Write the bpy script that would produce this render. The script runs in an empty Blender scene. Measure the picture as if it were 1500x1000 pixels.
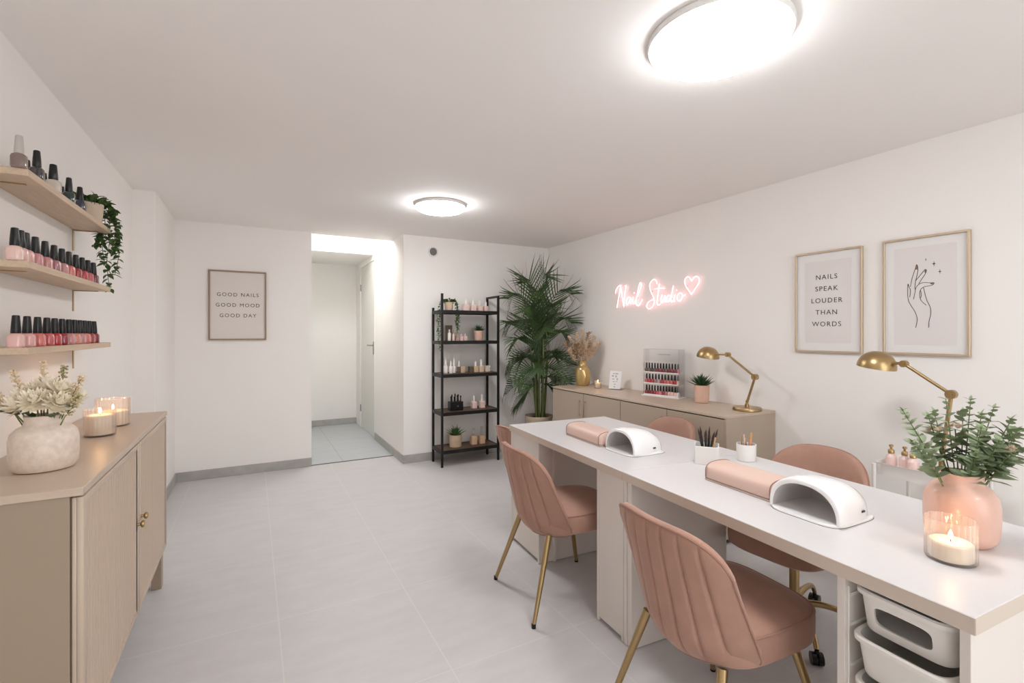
import bpy, bmesh, math, random
from math import pi, sin, cos, radians, atan, atan2, sqrt
from mathutils import Vector, Matrix

random.seed(7)
SC = bpy.context.scene
COL = SC.collection

# ------------------------------------------------------------------ materials
def lin(c):
    c /= 255.0
    return c / 12.92 if c <= 0.04045 else ((c + 0.055) / 1.055) ** 2.4

def rgb(r, g, b):
    return (lin(r), lin(g), lin(b), 1.0)

MATS = {}
def mat(name, col, rough=0.5, metal=0.0, coat=0.0, sheen=0.0, noise=None, bump=None, emit=None, sss=0.0, spec=None, stretch=None):
    if name in MATS:
        return MATS[name]
    m = bpy.data.materials.new(name)
    m.use_nodes = True
    nt = m.node_tree
    b = nt.nodes['Principled BSDF']
    b.inputs['Base Color'].default_value = col
    b.inputs['Roughness'].default_value = rough
    b.inputs['Metallic'].default_value = metal
    b.inputs['Coat Weight'].default_value = coat
    b.inputs['Coat Roughness'].default_value = 0.1
    if sheen:
        b.inputs['Sheen Weight'].default_value = sheen
        b.inputs['Sheen Roughness'].default_value = 0.35
        b.inputs['Sheen Tint'].default_value = (1.0, .85, .8, 1)
    if spec is not None:
        b.inputs['Specular IOR Level'].default_value = spec
    if sss:
        b.inputs['Subsurface Weight'].default_value = sss
        b.inputs['Subsurface Radius'].default_value = (.02, .01, .006)
    if emit:
        b.inputs['Emission Color'].default_value = emit[0]
        b.inputs['Emission Strength'].default_value = emit[1]
    if noise or bump:
        tc = nt.nodes.new('ShaderNodeTexCoord')
        mp = nt.nodes.new('ShaderNodeMapping')
        nt.links.new(tc.outputs['Object'], mp.inputs['Vector'])
        if stretch:
            mp.inputs['Scale'].default_value = stretch
    if noise:
        n = nt.nodes.new('ShaderNodeTexNoise')
        n.inputs['Scale'].default_value = noise[0]
        n.inputs['Detail'].default_value = 5
        nt.links.new(mp.outputs['Vector'], n.inputs['Vector'])
        r = nt.nodes.new('ShaderNodeValToRGB')
        a = noise[1]
        r.color_ramp.elements[0].position = .3
        r.color_ramp.elements[1].position = .7
        r.color_ramp.elements[0].color = (col[0]*(1-a), col[1]*(1-a), col[2]*(1-a), 1)
        r.color_ramp.elements[1].color = (min(1, col[0]*(1+a)), min(1, col[1]*(1+a)), min(1, col[2]*(1+a)), 1)
        nt.links.new(n.outputs['Fac'], r.inputs['Fac'])
        nt.links.new(r.outputs['Color'], b.inputs['Base Color'])
    if bump:
        n2 = nt.nodes.new('ShaderNodeTexNoise')
        n2.inputs['Scale'].default_value = bump[0]
        n2.inputs['Detail'].default_value = 4
        nt.links.new(mp.outputs['Vector'], n2.inputs['Vector'])
        bp = nt.nodes.new('ShaderNodeBump')
        bp.inputs['Strength'].default_value = bump[1]
        bp.inputs['Distance'].default_value = .01
        nt.links.new(n2.outputs['Fac'], bp.inputs['Height'])
        nt.links.new(bp.outputs['Normal'], b.inputs['Normal'])
    MATS[name] = m
    return m

def glassmat(name, tint, clear=.8, gloss=.08, body=(.9, .88, .86, 1)):
    if name in MATS:
        return MATS[name]
    m = bpy.data.materials.new(name)
    m.use_nodes = True
    nt = m.node_tree
    for n in list(nt.nodes):
        nt.nodes.remove(n)
    out = nt.nodes.new('ShaderNodeOutputMaterial')
    tr = nt.nodes.new('ShaderNodeBsdfTransparent')
    tr.inputs['Color'].default_value = tint
    di = nt.nodes.new('ShaderNodeBsdfTranslucent')
    di.inputs['Color'].default_value = body
    df = nt.nodes.new('ShaderNodeBsdfDiffuse')
    df.inputs['Color'].default_value = body
    dm = nt.nodes.new('ShaderNodeMixShader')
    dm.inputs[0].default_value = .5
    nt.links.new(di.outputs[0], dm.inputs[1])
    nt.links.new(df.outputs[0], dm.inputs[2])
    mx = nt.nodes.new('ShaderNodeMixShader')
    mx.inputs[0].default_value = 1 - clear
    nt.links.new(tr.outputs[0], mx.inputs[1])
    nt.links.new(dm.outputs[0], mx.inputs[2])
    gl = nt.nodes.new('ShaderNodeBsdfGlossy')
    gl.inputs['Roughness'].default_value = .05
    lw = nt.nodes.new('ShaderNodeLayerWeight')
    lw.inputs['Blend'].default_value = .25
    mu = nt.nodes.new('ShaderNodeMath')
    mu.operation = 'MULTIPLY_ADD'
    mu.inputs[1].default_value = .35
    mu.inputs[2].default_value = gloss * .4
    nt.links.new(lw.outputs['Fresnel'], mu.inputs[0])
    m2 = nt.nodes.new('ShaderNodeMixShader')
    nt.links.new(mu.outputs[0], m2.inputs[0])
    nt.links.new(mx.outputs[0], m2.inputs[1])
    nt.links.new(gl.outputs[0], m2.inputs[2])
    nt.links.new(m2.outputs[0], out.inputs['Surface'])
    MATS[name] = m
    return m

def tilemat(name, col, grout, ox, oy, w, h, mortar=.0025, rough=.42):
    m = bpy.data.materials.new(name)
    m.use_nodes = True
    nt = m.node_tree
    b = nt.nodes['Principled BSDF']
    g = nt.nodes.new('ShaderNodeNewGeometry')
    mp = nt.nodes.new('ShaderNodeMapping')
    mp.inputs['Location'].default_value = (-ox + 10*w, -oy + 10*h, 0)
    nt.links.new(g.outputs['Position'], mp.inputs['Vector'])
    br = nt.nodes.new('ShaderNodeTexBrick')
    br.offset = 0.0
    br.squash = 1.0
    br.inputs['Scale'].default_value = 1
    br.inputs['Brick Width'].default_value = w
    br.inputs['Row Height'].default_value = h
    br.inputs['Mortar Size'].default_value = mortar
    br.inputs['Mortar Smooth'].default_value = .1
    br.inputs['Mortar'].default_value = grout
    nt.links.new(mp.outputs['Vector'], br.inputs['Vector'])
    mp2 = nt.nodes.new('ShaderNodeMapping')
    mp2.inputs['Scale'].default_value = (1.6, 5.0, 1)
    nt.links.new(g.outputs['Position'], mp2.inputs['Vector'])
    n = nt.nodes.new('ShaderNodeTexNoise')
    n.inputs['Scale'].default_value = 2.2
    n.inputs['Detail'].default_value = 9
    n.inputs['Roughness'].default_value = .68
    nt.links.new(mp2.outputs['Vector'], n.inputs['Vector'])
    r = nt.nodes.new('ShaderNodeValToRGB')
    a = .05
    r.color_ramp.elements[0].position = .3
    r.color_ramp.elements[1].position = .72
    r.color_ramp.elements[0].color = (col[0]*(1-a), col[1]*(1-a), col[2]*(1-a), 1)
    r.color_ramp.elements[1].color = (col[0]*(1+a), col[1]*(1+a), col[2]*(1+a), 1)
    nt.links.new(n.outputs['Fac'], r.inputs['Fac'])
    nt.links.new(r.outputs['Color'], br.inputs['Color1'])
    nt.links.new(r.outputs['Color'], br.inputs['Color2'])
    nt.links.new(br.outputs['Color'], b.inputs['Base Color'])
    b.inputs['Roughness'].default_value = rough
    b.inputs['Specular IOR Level'].default_value = .4
    return m

WALL = mat('wall_paint', rgb(245, 241, 237), .85, bump=(60, .05))
CEIL = mat('ceiling_paint', rgb(248, 244, 241), .9)
CWALL = mat('corridor_paint', rgb(244, 241, 237), .8)
FLOOR = tilemat('grey_floor_tile', rgb(204, 201, 201), rgb(215, 210, 205), .11, 1.84, .61, .72, .0026)
CFLOOR = tilemat('corridor_floor_tile', rgb(188, 192, 194), rgb(150, 152, 152), .86, 5.93, .61, .61)
BASEB = mat('baseboard_tile', rgb(176, 173, 169), .5, noise=(9, .10))
SILL = mat('threshold_metal', rgb(60, 58, 56), .4, .6)
BEIGE = mat('beige_lacquer', rgb(197, 178, 159), .38, noise=(40, .015))
BEIGE_R = mat('beige_door', rgb(178, 162, 144), .45)
BEIGE_D = mat('beige_panel', rgb(161, 143, 123), .45)
DARKGAP = mat('gap_shadow_brown', rgb(88, 76, 66), .8)
WOODSH = mat('pale_oak', rgb(205, 181, 155), .5, noise=(6, .09), stretch=(14, 1.2, 14))
BRASS = mat('brushed_brass', rgb(190, 162, 116), .3, 1.0)
BRASS_M = mat('satin_brass', rgb(178, 152, 110), .33, 1.0)
BLACKM = mat('black_metal', rgb(24, 22, 22), .45, .3)
DARKWOOD = mat('dark_walnut', rgb(96, 76, 60), .5, noise=(7, .2), stretch=(1, 12, 12))
BLACKP = mat('black_plastic', rgb(10, 10, 11), .32)
VELVET = mat('pink_velvet', rgb(170, 131, 114), .85, sheen=.35, noise=(16, .06), bump=(380, .10))
PIPING = mat('pink_piping', rgb(160, 121, 105), .8, sheen=.25)
WHITELAM = mat('white_laminate', rgb(214, 211, 211), .35, noise=(60, .012))
LAMEDGE = mat('laminate_edge', rgb(206, 192, 178), .5)
LAMPANEL = mat('laminate_panel', rgb(222, 214, 206), .45)
WHITEP = mat('white_gloss_plastic', rgb(240, 239, 239), .2, coat=.4)
WHITEBIN = mat('white_bin_plastic', rgb(236, 232, 226), .4, sss=.05)
GREYIN = mat('grey_lamp_lining', rgb(196, 190, 186), .35)
LEATHER = mat('pink_leatherette', rgb(218, 188, 174), .45, bump=(260, .06))
PAPER = mat('white_mount_board', rgb(233, 230, 228), .8)
PRINT = mat('warm_print_paper', rgb(228, 220, 214), .85)
PRINT2 = mat('grey_print_paper', rgb(227, 221, 218), .85)
INK = mat('charcoal_ink', rgb(52, 48, 46), .8)
FRAMEG = mat('champagne_frame', rgb(204, 184, 158), .35, .4)
FRAMED = mat('walnut_frame', rgb(150, 126, 102), .45, .3)
LEAFG = mat('palm_leaf_green', rgb(58, 80, 42), .42, noise=(12, .25))
LEAFV = mat('vine_green', rgb(72, 98, 48), .5, noise=(30, .3))
LEAFS = mat('succulent_green', rgb(44, 78, 44), .45, noise=(22, .3))
LEAFA = mat('agave_green', rgb(66, 108, 56), .45, noise=(22, .25))
LEAFE = mat('eucalyptus_green', rgb(146, 160, 126), .6, noise=(26, .22))
STEMG = mat('stem_green', rgb(112, 124, 74), .6)
STEMP = mat('palm_cane', rgb(104, 116, 62), .55, noise=(8, .2))
LEAFD = mat('dark_leaf_green', rgb(60, 84, 50), .5, noise=(26, .25))
SOIL = mat('potting_soil', rgb(54, 42, 34), .95, noise=(60, .3))
POTPINK = mat('blush_clay', rgb(214, 176, 156), .6, noise=(30, .04))
POTBEIGE = mat('beige_clay', rgb(206, 186, 164), .65, noise=(30, .05))
POTTAN = mat('tan_clay', rgb(198, 174, 148), .65, noise=(40, .08))
SPECK = mat('speckled_stoneware', rgb(228, 211, 196), .38, noise=(55, .10), bump=(50, .12))
PINKVASE = mat('pink_glaze', rgb(216, 176, 159), .35, noise=(10, .04), coat=.2)
GOLDGLASS = mat('gold_lustre_glass', rgb(200, 172, 116), .16, .55, coat=.5)
PETAL = mat('cream_petal', rgb(255, 246, 226), .7)
SPIKE = mat('cream_floret', rgb(238, 217, 184), .8)
BLUSHP = mat('blush_petal', rgb(236, 214, 192), .75)
DRIED = mat('dried_grass', rgb(230, 207, 178), .85)
DRIEDD = mat('dried_twig', rgb(178, 146, 112), .85)
WAX = mat('cream_wax', rgb(252, 236, 212), .5)
WICK = mat('wick', rgb(50, 40, 34), .9)
FLAME = mat('flame', (1, .7, .35, 1), .5, emit=((1, .66, .32, 1), 9))
DIFFUSER = mat('lit_diffuser', (1, 1, 1, 1), .4, emit=((.98, 1, 1.02, 1), 33))
DIFFUSER_NEAR = mat('lit_diffuser_near', (1, 1, 1, 1), .4, emit=((.98, 1, 1.02, 1), 20))
CORRLIT = mat('corridor_diffuser', (1, 1, 1, 1), .4, emit=((1, 1, 1, 1), 42))
LAMPBODY = mat('lamp_white_body', rgb(238, 236, 234), .4)
NEON = mat('neon_tube_pink', (1, .6, .62, 1), .4, emit=((1, .42, .46, 1), 2.8))
CHROME = mat('satin_chrome', rgb(176, 176, 176), .25, 1.0)
DOORP = mat('door_paint', rgb(226, 226, 219), .45)
ACRYL = glassmat('clear_acrylic', (.985, .985, .985, 1), .95, .06, (1, .98, .97, 1))
RIBGLASS = glassmat('ribbed_blush_glass', (1, .985, .975, 1), .92, .10, (1, .93, .88, 1))
CLEARG = glassmat('clear_glass', (.96, .96, .95, 1), .85, .2)
SHELFW = mat('acrylic_white', rgb(240, 236, 234), .3)

# ------------------------------------------------------------------ mesh builder
class MB:
    def __init__(self):
        self.v = []
        self.f = []
    def addbm(self, bm, M=None):
        o = len(self.v)
        bm.verts.index_update()
        for v in bm.verts:
            self.v.append(tuple(M @ v.co) if M else tuple(v.co))
        for f in bm.faces:
            self.f.append([o + v.index for v in f.verts])
        bm.free()
        return self
    def box(self, x0, x1, y0, y1, z0, z1, bev=0.0, seg=2, M=None):
        bm = bmesh.new()
        bmesh.ops.create_cube(bm, size=1)
        for v in bm.verts:
            v.co = Vector(((v.co.x + .5)*(x1-x0)+x0, (v.co.y + .5)*(y1-y0)+y0, (v.co.z + .5)*(z1-z0)+z0))
        if bev:
            bmesh.ops.bevel(bm, geom=bm.edges[:], offset=bev, segments=seg, affect='EDGES', profile=.5)
        return self.addbm(bm, M)
    def rings(self, rings, cap0=True, cap1=True, closed=False):
        o = len(self.v)
        n = len(rings[0])
        for r in rings:
            self.v.extend(tuple(p) for p in r)
        m = len(rings)
        for i in range(m - 1 + (1 if closed else 0)):
            a, b = o + i*n, o + ((i+1) % m)*n
            for j in range(n):
                k = (j+1) % n
                self.f.append([a+j, a+k, b+k, b+j])
        if not closed:
            if cap0:
                self.f.append([o + j for j in reversed(range(n))])
            if cap1:
                self.f.append([o + (m-1)*n + j for j in range(n)])
        return self
    def tube(self, pts, r, n=8, closed=False):
        pts = [Vector(p) for p in pts]
        m = len(pts)
        rr = r if isinstance(r, (list, tuple)) else [r]*m
        rs = []
        prev = None
        for i, p in enumerate(pts):
            if closed:
                t = pts[(i+1) % m] - pts[i-1]
            else:
                t = pts[min(i+1, m-1)] - pts[max(i-1, 0)]
            if t.length < 1e-9:
                t = Vector((0, 0, 1))
            t.normalize()
            if prev is None:
                a = Vector((0, 0, 1)) if abs(t.z) < .9 else Vector((1, 0, 0))
                nrm = t.cross(a).normalized()
            else:
                nrm = prev - t*prev.dot(t)
                nrm = nrm.normalized() if nrm.length > 1e-6 else t.orthogonal().normalized()
            prev = nrm
            bn = t.cross(nrm)
            rs.append([p + (nrm*cos(2*pi*k/n) + bn*sin(2*pi*k/n))*rr[i] for k in range(n)])
        return self.rings(rs, closed=closed)
    def cyl(self, p, q, r0, r1=None, n=20):
        return self.tube([p, q], [r0, r0 if r1 is None else r1], n)
    def lathe(self, prof, n=36, c=(0, 0, 0), cap0=True, cap1=True, rib=None):
        rs = []
        for r, z in prof:
            ring = []
            for k in range(n):
                a = 2*pi*k/n
                q = r
                if rib and r > rib[2]:
                    q = r + rib[1]*abs(cos(rib[0]*a/2)) - rib[1]
                ring.append((c[0]+q*cos(a), c[1]+q*sin(a), c[2]+z))
            rs.append(ring)
        return self.rings(rs, cap0, cap1)
    def sect(self, secs, n=40, cap0=True, cap1=True):
        """stack of superellipse outlines: (cx, cy, z, rx, ry, power)"""
        rs = []
        for cx, cy, z, rx, ry, p in secs:
            ring = []
            for k in range(n):
                a = 2*pi*k/n
                ca, sa = cos(a), sin(a)
                x = abs(ca)**(2/p)*(1 if ca >= 0 else -1)
                y = abs(sa)**(2/p)*(1 if sa >= 0 else -1)
                ring.append((cx+rx*x, cy+ry*y, z))
            rs.append(ring)
        return self.rings(rs, cap0, cap1)
    def ball(self, c, rx, ry=None, rz=None, n=12, m=8):
        ry = rx if ry is None else ry
        rz = rx if rz is None else rz
        rs = []
        for i in range(m+1):
            t = -pi/2 + pi*i/m
            q = max(cos(t), .02)
            rs.append([(c[0]+rx*q*cos(2*pi*k/n), c[1]+ry*q*sin(2*pi*k/n), c[2]+rz*sin(t)) for k in range(n)])
        return self.rings(rs)
    def leaf(self, p, d, up, L, W, bend=.2, fold=.25, seg=4, tip=1.0, base=.25):
        p = Vector(p)
        d = Vector(d).normalized()
        up = Vector(up)
        s = d.cross(up)
        if s.length < 1e-4:
            s = d.orthogonal()
        s.normalize()
        u = s.cross(d).normalized()
        o = len(self.v)
        for i in range(seg+1):
            t = i/seg
            w = W*.5*(sin(pi*min(1, (base + (1-base)*t)**tip)) if i < seg else 0.02)
            c = p + d*(L*t) - u*(bend*L*t*t)
            e = u*(fold*w)
            self.v.extend([tuple(c - s*w + e), tuple(c), tuple(c + s*w + e)])
        for i in range(seg):
            a = o+i*3
            self.f.append([a, a+1, a+4, a+3])
            self.f.append([a+1, a+2, a+5, a+4])
        return self
    def build(self, name, m, parent=None, loc=(0, 0, 0), rotz=0.0, smooth=True, ang=40):
        me = bpy.data.meshes.new(name)
        me.from_pydata(self.v, [], self.f)
        bm = bmesh.new()
        bm.from_mesh(me)
        bmesh.ops.remove_doubles(bm, verts=bm.verts[:], dist=1e-6)
        if smooth is not None:
            bmesh.ops.recalc_face_normals(bm, faces=bm.faces[:])
        bm.to_mesh(me)
        bm.free()
        if smooth:
            me.polygons.foreach_set('use_smooth', [True]*len(me.polygons))
            me.set_sharp_from_angle(angle=radians(ang))
        me.materials.append(m)
        o = bpy.data.objects.new(name, me)
        COL.objects.link(o)
        if parent:
            o.parent = parent
        else:
            o.location = loc
            o.rotation_euler = (0, 0, rotz)
        return o

def tag(o, label, cat, group=None):
    o['label'] = label
    o['category'] = cat
    if group:
        o['group'] = group
    return o

def thing(name, label, cat, loc=(0, 0, 0), rotz=0.0, group=None, scale=None):
    o = bpy.data.objects.new(name, None)
    o.empty_display_size = .05
    COL.objects.link(o)
    o.location = loc
    o.rotation_euler = (0, 0, rotz)
    if scale:
        o.scale = scale
    return tag(o, label, cat, group)

def struct(name, mb, m, parent=None, **k):
    o = mb.build(name, m, parent, **k)
    if not parent:
        o['kind'] = 'structure'
    return o

def dup(root, loc, rotz, label, group=None):
    r = root.copy()
    COL.objects.link(r)
    r.location = loc
    r.rotation_euler = (0, 0, rotz)
    r['label'] = label
    if group:
        r['group'] = group
    for ch in list(root.children):
        c = ch.copy()
        COL.objects.link(c)
        c.parent = r
        for g in ch.children:
            d = g.copy()
            COL.objects.link(d)
            d.parent = c
    return r

def spline(pts, sub=6, closed=False):
    P = [Vector(p) for p in pts]
    n = len(P)
    out = []
    rng = range(n if closed else n-1)
    for i in rng:
        p0 = P[(i-1) % n] if (closed or i > 0) else P[0]
        p1 = P[i]
        p2 = P[(i+1) % n]
        p3 = P[(i+2) % n] if (closed or i+2 < n) else P[n-1]
        for k in range(sub):
            t = k/sub
            out.append(.5*((2*p1) + (p2-p0)*t + (2*p0-5*p1+4*p2-p3)*t*t + (3*p1-p0-3*p2+p3)*t**3))
    if not closed:
        out.append(P[-1])
    return out

def text_mesh(lines, name, m, parent, y=-.0165):
    """lines: (string, centre x, baseline z, cap height, letter spacing)"""
    for s, cx, bz, h, sp in lines:
        mb = MB()
        cu = bpy.data.curves.new('lettering_curve', 'FONT')
        cu.body = s
        cu.align_x = 'CENTER'
        cu.size = h/.70
        cu.space_character = sp
        cu.extrude = .0004
        cu.resolution_u = 4
        ob = bpy.data.objects.new('lettering_curve', cu)
        COL.objects.link(ob)
        dg = bpy.context.evaluated_depsgraph_get()
        me = bpy.data.meshes.new_from_object(ob.evaluated_get(dg))
        o = len(mb.v)
        for v in me.vertices:
            mb.v.append((cx+v.co.x, y - v.co.z, bz+v.co.y))
        for f in me.polygons:
            mb.f.append([o+i for i in f.vertices])
        bpy.data.objects.remove(ob)
        bpy.data.curves.remove(cu)
        bpy.data.meshes.remove(me)
        if ' ' in s and '.' not in s:
            # the two words of a line are separate parts
            iv = sorted((min(mb.v[i][0] for i in f), max(mb.v[i][0] for i in f)) for f in mb.f)
            best, hi, cut = 0, iv[0][1], 0
            for a, b in iv:
                if a - hi > best:
                    best, cut = a - hi, (a + hi)/2
                hi = max(hi, b)
            for side in (0, 1):
                w = MB()
                w.v = mb.v
                w.f = [f for f in mb.f if (mb.v[f[0]][0] > cut) == bool(side)]
                used = sorted({i for f in w.f for i in f})
                mp = {i: k for k, i in enumerate(used)}
                w.v = [mb.v[i] for i in used]
                w.f = [[mp[i] for i in f] for f in w.f]
                w.build(name, m, parent, smooth=False)
        else:
            mb.build(name, m, parent, smooth=False)

CR = Vector((.879, -.477, 0))      # a horizontal pair of room directions used to spread bouquets
CF = Vector((.477, .879, 0))
def rf(r, f, h):
    return CR*r + CF*f + Vector((0, 0, h))

# ------------------------------------------------------------------ room shell
H = 2.43
XL, XP, XR = -.77, -.632, 3.22
YB, YR, Y0, YP = 5.37, 5.0, -2.6, 4.38
XC0, XC1, YE, YK = .54, 1.406, 7.62, 6.45

struct('floor', MB().box(-.95, 3.4, Y0-.1, 5.385, -.1, 0), FLOOR, smooth=False)
struct('floor_corridor', MB().box(XC0-.8, 3.4, 5.385, YE+.1, -.1, 0), CFLOOR, smooth=False)
struct('trim_1', MB().box(XC0, XC1, 5.375, 5.395, -.01, .003), SILL, smooth=False)
struct('ceiling', MB().box(-.95, 3.4, Y0-.1, YR+.1, H, H+.1).box(-.95, XC1+.1, YR+.1, 5.44, H, H+.1), CEIL, smooth=False)
struct('wall_left', MB().box(XL-.15, XL, Y0-.1, YP, 0, H), WALL, smooth=False)
struct('wall_left_pier', MB().box(XL-.15, XP, YP, YB+.1, 0, H), WALL, smooth=False)
struct('wall_back_left', MB().box(XP, XC0, YB, YB+.12, 0, H), WALL, smooth=False)
struct('wall_back_right', MB().box(XC1, XR+.1, YR, YR+.12, 0, H), WALL, smooth=False)
struct('wall_right', MB().box(XR, XR+.15, Y0-.1, YR, 0, H), WALL, smooth=False)
WX0, WX1, WZ0, WZ1 = .0, 2.5, .35, 2.25
struct('wall_rear', MB().box(XL, WX0, Y0-.12, Y0, 0, H).box(WX1, XR, Y0-.12, Y0, 0, H).box(WX0, WX1, Y0-.12, Y0, 0, WZ0).box(WX0, WX1, Y0-.12, Y0, WZ1, H), WALL, smooth=False)
fill_win = struct('fill_window_1', MB().box(WX0+.001, WX0+.05, Y0-.09, Y0-.03, WZ0+.001, WZ1-.001).box(WX1-.05, WX1-.001, Y0-.09, Y0-.03, WZ0+.001, WZ1-.001).box(WX0+.05, WX1-.05, Y0-.09, Y0-.03, WZ0+.001, WZ0+.05).box(WX0+.05, WX1-.05, Y0-.09, Y0-.03, WZ1-.05, WZ1-.001).box(1.225, 1.275, Y0-.09, Y0-.03, WZ0+.05, WZ1-.05), LAMPBODY, smooth=False)  # unseen window, added behind the camera to let in fill daylight
for a_, b_ in ((WX0+.05, 1.225), (1.275, WX1-.05)):
    struct('fill_window_pane', MB().box(a_, b_, Y0-.063, Y0-.057, WZ0+.05, WZ1-.05), glassmat('fill_window_glass', (.97, .98, .98, 1), .99, .1), fill_win, smooth=False)
pl = bpy.data.lights.new('fill_window_portal', 'AREA')
pl.shape = 'RECTANGLE'
pl.size, pl.size_y = WX1-WX0, WZ1-WZ0
pl.cycles.is_portal = True
po = bpy.data.objects.new('fill_window_portal', pl)
po.location = ((WX0+WX1)/2, Y0-.10, (WZ0+WZ1)/2)
po.rotation_euler = (pi/2, 0, 0)
COL.objects.link(po)
# corridor: side walls, end wall, tall shaft with its own lamp, lower ceiling beyond
struct('wall_corridor_right', MB().box(XC1, XC1+.12, YR+.12, 6.36, 0, 2.85).box(XC1, XC1+.12, 7.30, YE, 0, 2.85).box(XC1, XC1+.12, 6.36, 7.30, 2.35, 2.85), CWALL, smooth=False)
struct('wall_corridor_left', MB().box(XC0-.12, XC0, YB+.12, YE, 0, 2.85), CWALL, smooth=False)
struct('wall_corridor_end', MB().box(XC0-.12, XC1+.12, YE, YE+.1, 0, 2.85), CWALL, smooth=False)
struct('ceiling_corridor_low', MB().box(XC0, XC1, YK, YE, 2.42, 2.85), CWALL, smooth=False)
struct('ceiling_corridor', MB().box(XC0-.12, XC1+.12, 5.44, YK, 2.78, 2.88).box(XC0-.12, XC1+.12, 5.42, 5.46, H+.1, 2.88), CWALL, smooth=False)

def baseb(name, x0, x1, y0, y1):
    struct(name, MB().box(x0, x1, y0, y1, 0, .088, .002, 1), BASEB, smooth=False)
baseb('baseboard_back_left', XP, XC0, YB-.011, YB)
baseb('baseboard_pier', XP, XP+.011, YP, YB-.011)
baseb('baseboard_back_right', XC1, XR, YR-.011, YR)
baseb('baseboard_corridor_right', XC1-.011, XC1, YR-.011, 6.33)
baseb('baseboard_corridor_end', XC0, XC1, YE-.011, YE)
baseb('baseboard_right', XR-.011, XR, Y0, YR-.011)
baseb('baseboard_left', XL, XL+.011, Y0, YP)

# corridor door, hung in the right-hand wall of the corridor
d = struct('door_1', MB().box(XC1+.006, XC1+.046, 6.385, 7.275, .008, 2.34, .002, 1), DOORP, smooth=False)
struct('door_frame', MB().box(XC1-.004, XC1+.05, 6.345, 6.378, 0, 2.37).box(XC1-.004, XC1+.05, 7.282, 7.315, 0, 2.37).box(XC1-.004, XC1+.05, 6.378, 7.282, 2.345, 2.37), CWALL, d, smooth=False)
hb = MB().box(XC1-.004, XC1+.006, 6.43, 6.465, 1.10, 1.27, .002, 1)
hb.tube([(XC1, 6.447, 1.22), (XC1-.045, 6.447, 1.22), (XC1-.052, 6.47, 1.22), (XC1-.05, 6.58, 1.22)], .010, 10)
struct('door_handle', hb, CHROME, d)
for zz in (.28, 2.05):
    struct('hinge', MB().cyl((XC1-.002, 7.278, zz-.05), (XC1-.002, 7.278, zz+.05), .008), CHROME, d)

# ------------------------------------------------------------------ lamps of the room
def ceiling_lamp(loc, label, r=.205, m=DIFFUSER):
    t = thing('ceiling_lamp', label, 'ceiling lamp', loc, group='round ceiling lamps')
    MB().lathe([(r*.97, 0), (r, -.003), (r, -.020), (r*.985, -.024), (r*.95, -.024)], 56).build('base_ring', LAMPBODY, t)
    prof = [(r*.94, -.0245), (r*.965, -.027)]
    for i in range(1, 11):
        a = i/10*pi/2
        prof.append((r*.965*cos(a)+.001, -.027-.048*sin(a)))
    MB().lathe(prof, 56).build('diffuser', m, t)
    return t
ceiling_lamp((1.45, 1.14, H), 'large round white ceiling lamp above the desks, nearest to us', .24, DIFFUSER_NEAR)
ceiling_lamp((1.345, 3.70, H), 'round white ceiling lamp further back, in front of the round air vent')
ceiling_lamp((1.40, -1.45, H), 'round white ceiling lamp added out of view at the rear for fill light')  # extra lamp out of view, added only to brighten the room
ceiling_lamp((.97, 5.95, 2.78), 'round white ceiling lamp hidden in the tall part of the corridor', .16, CORRLIT)

# ------------------------------------------------------------------ air vent
t = thing('air_vent', 'round white air vent pipe high on the back wall above the black shelving', 'air vent', (1.73, YR, 2.268))
rs = []
for r, y in [(.052, 0), (.058, -.006), (.058, -.02), (.050, -.026), (.043, -.022), (.041, -.012)]:
    rs.append([(r*cos(2*pi*k/32), y, r*sin(2*pi*k/32)) for k in range(32)])
MB().rings(rs, cap1=False).build('rim', LAMPBODY, t)
rs = []
for r, y in [(.041, -.0125), (.035, -.010), (.006, -.0065), (.001, -.0065)]:
    rs.append([(r*cos(2*pi*k/32), y, r*sin(2*pi*k/32)) for k in range(32)])
MB().rings(rs).build('grille', mat('vent_grey', rgb(112, 108, 104), .6), t)

# ------------------------------------------------------------------ framed prints
def frame(label, loc, rotz, w, h, fm, mount, print_m, bar=.014, mount_w=.0):
    t = thing('framed_print', label, 'framed print', loc, rotz)
    b = bar
    MB().box(-w/2, w/2, -.024, -.001, 0, b, .0015, 1).box(-w/2, w/2, -.024, -.001, h-b, h, .0015, 1).box(-w/2, -w/2+b, -.024, -.001, b, h-b, .0015, 1).box(w/2-b, w/2, -.024, -.001, b, h-b, .0015, 1).build('frame', fm, t, smooth=False)
    MB().box(-w/2+b*.5, w/2-b*.5, -.012, -.002, b*.5, h-b*.5).build('mount_board', mount, t, smooth=False)
    if mount_w:
        MB().box(-w/2+mount_w, w/2-mount_w, -.0135, -.0115, mount_w, h-mount_w).build('print', print_m, t, smooth=False)
    return t

t = frame('framed print reading GOOD NAILS GOOD MOOD GOOD DAY on the back wall', (-.124, YB, 1.314), 0, .49, .672, FRAMED, PRINT, PRINT)
text_mesh([('GOOD NAILS', 0, .424, .034, 1.28), ('GOOD MOOD', 0, .323, .034, 1.28), ('GOOD DAY', 0, .222, .034, 1.28)], 'lettering', INK, t, -.0125)
t = frame('narrower gold framed print reading NAILS SPEAK LOUDER THAN WORDS', (XR, 1.712, 1.257), -pi/2,   .402, .648, FRAMEG, PAPER, PRINT2, .012, .062)
text_mesh([(s, -.005, z, .030, 1.22) for s, z in (('NAILS', .468), ('SPEAK', .394), ('LOUDER', .318), ('THAN', .243), ('WORDS', .168))] + [('. . . .', -.005, .115, .008, 1.2)], 'lettering', INK, t, -.0138)
t = frame('wider gold framed print with a line drawing of a hand and stars', (XR, 1.214, 1.260), -pi/2, .384, .650, FRAMEG, PAPER, PRINT2, .012, .055)
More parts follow.
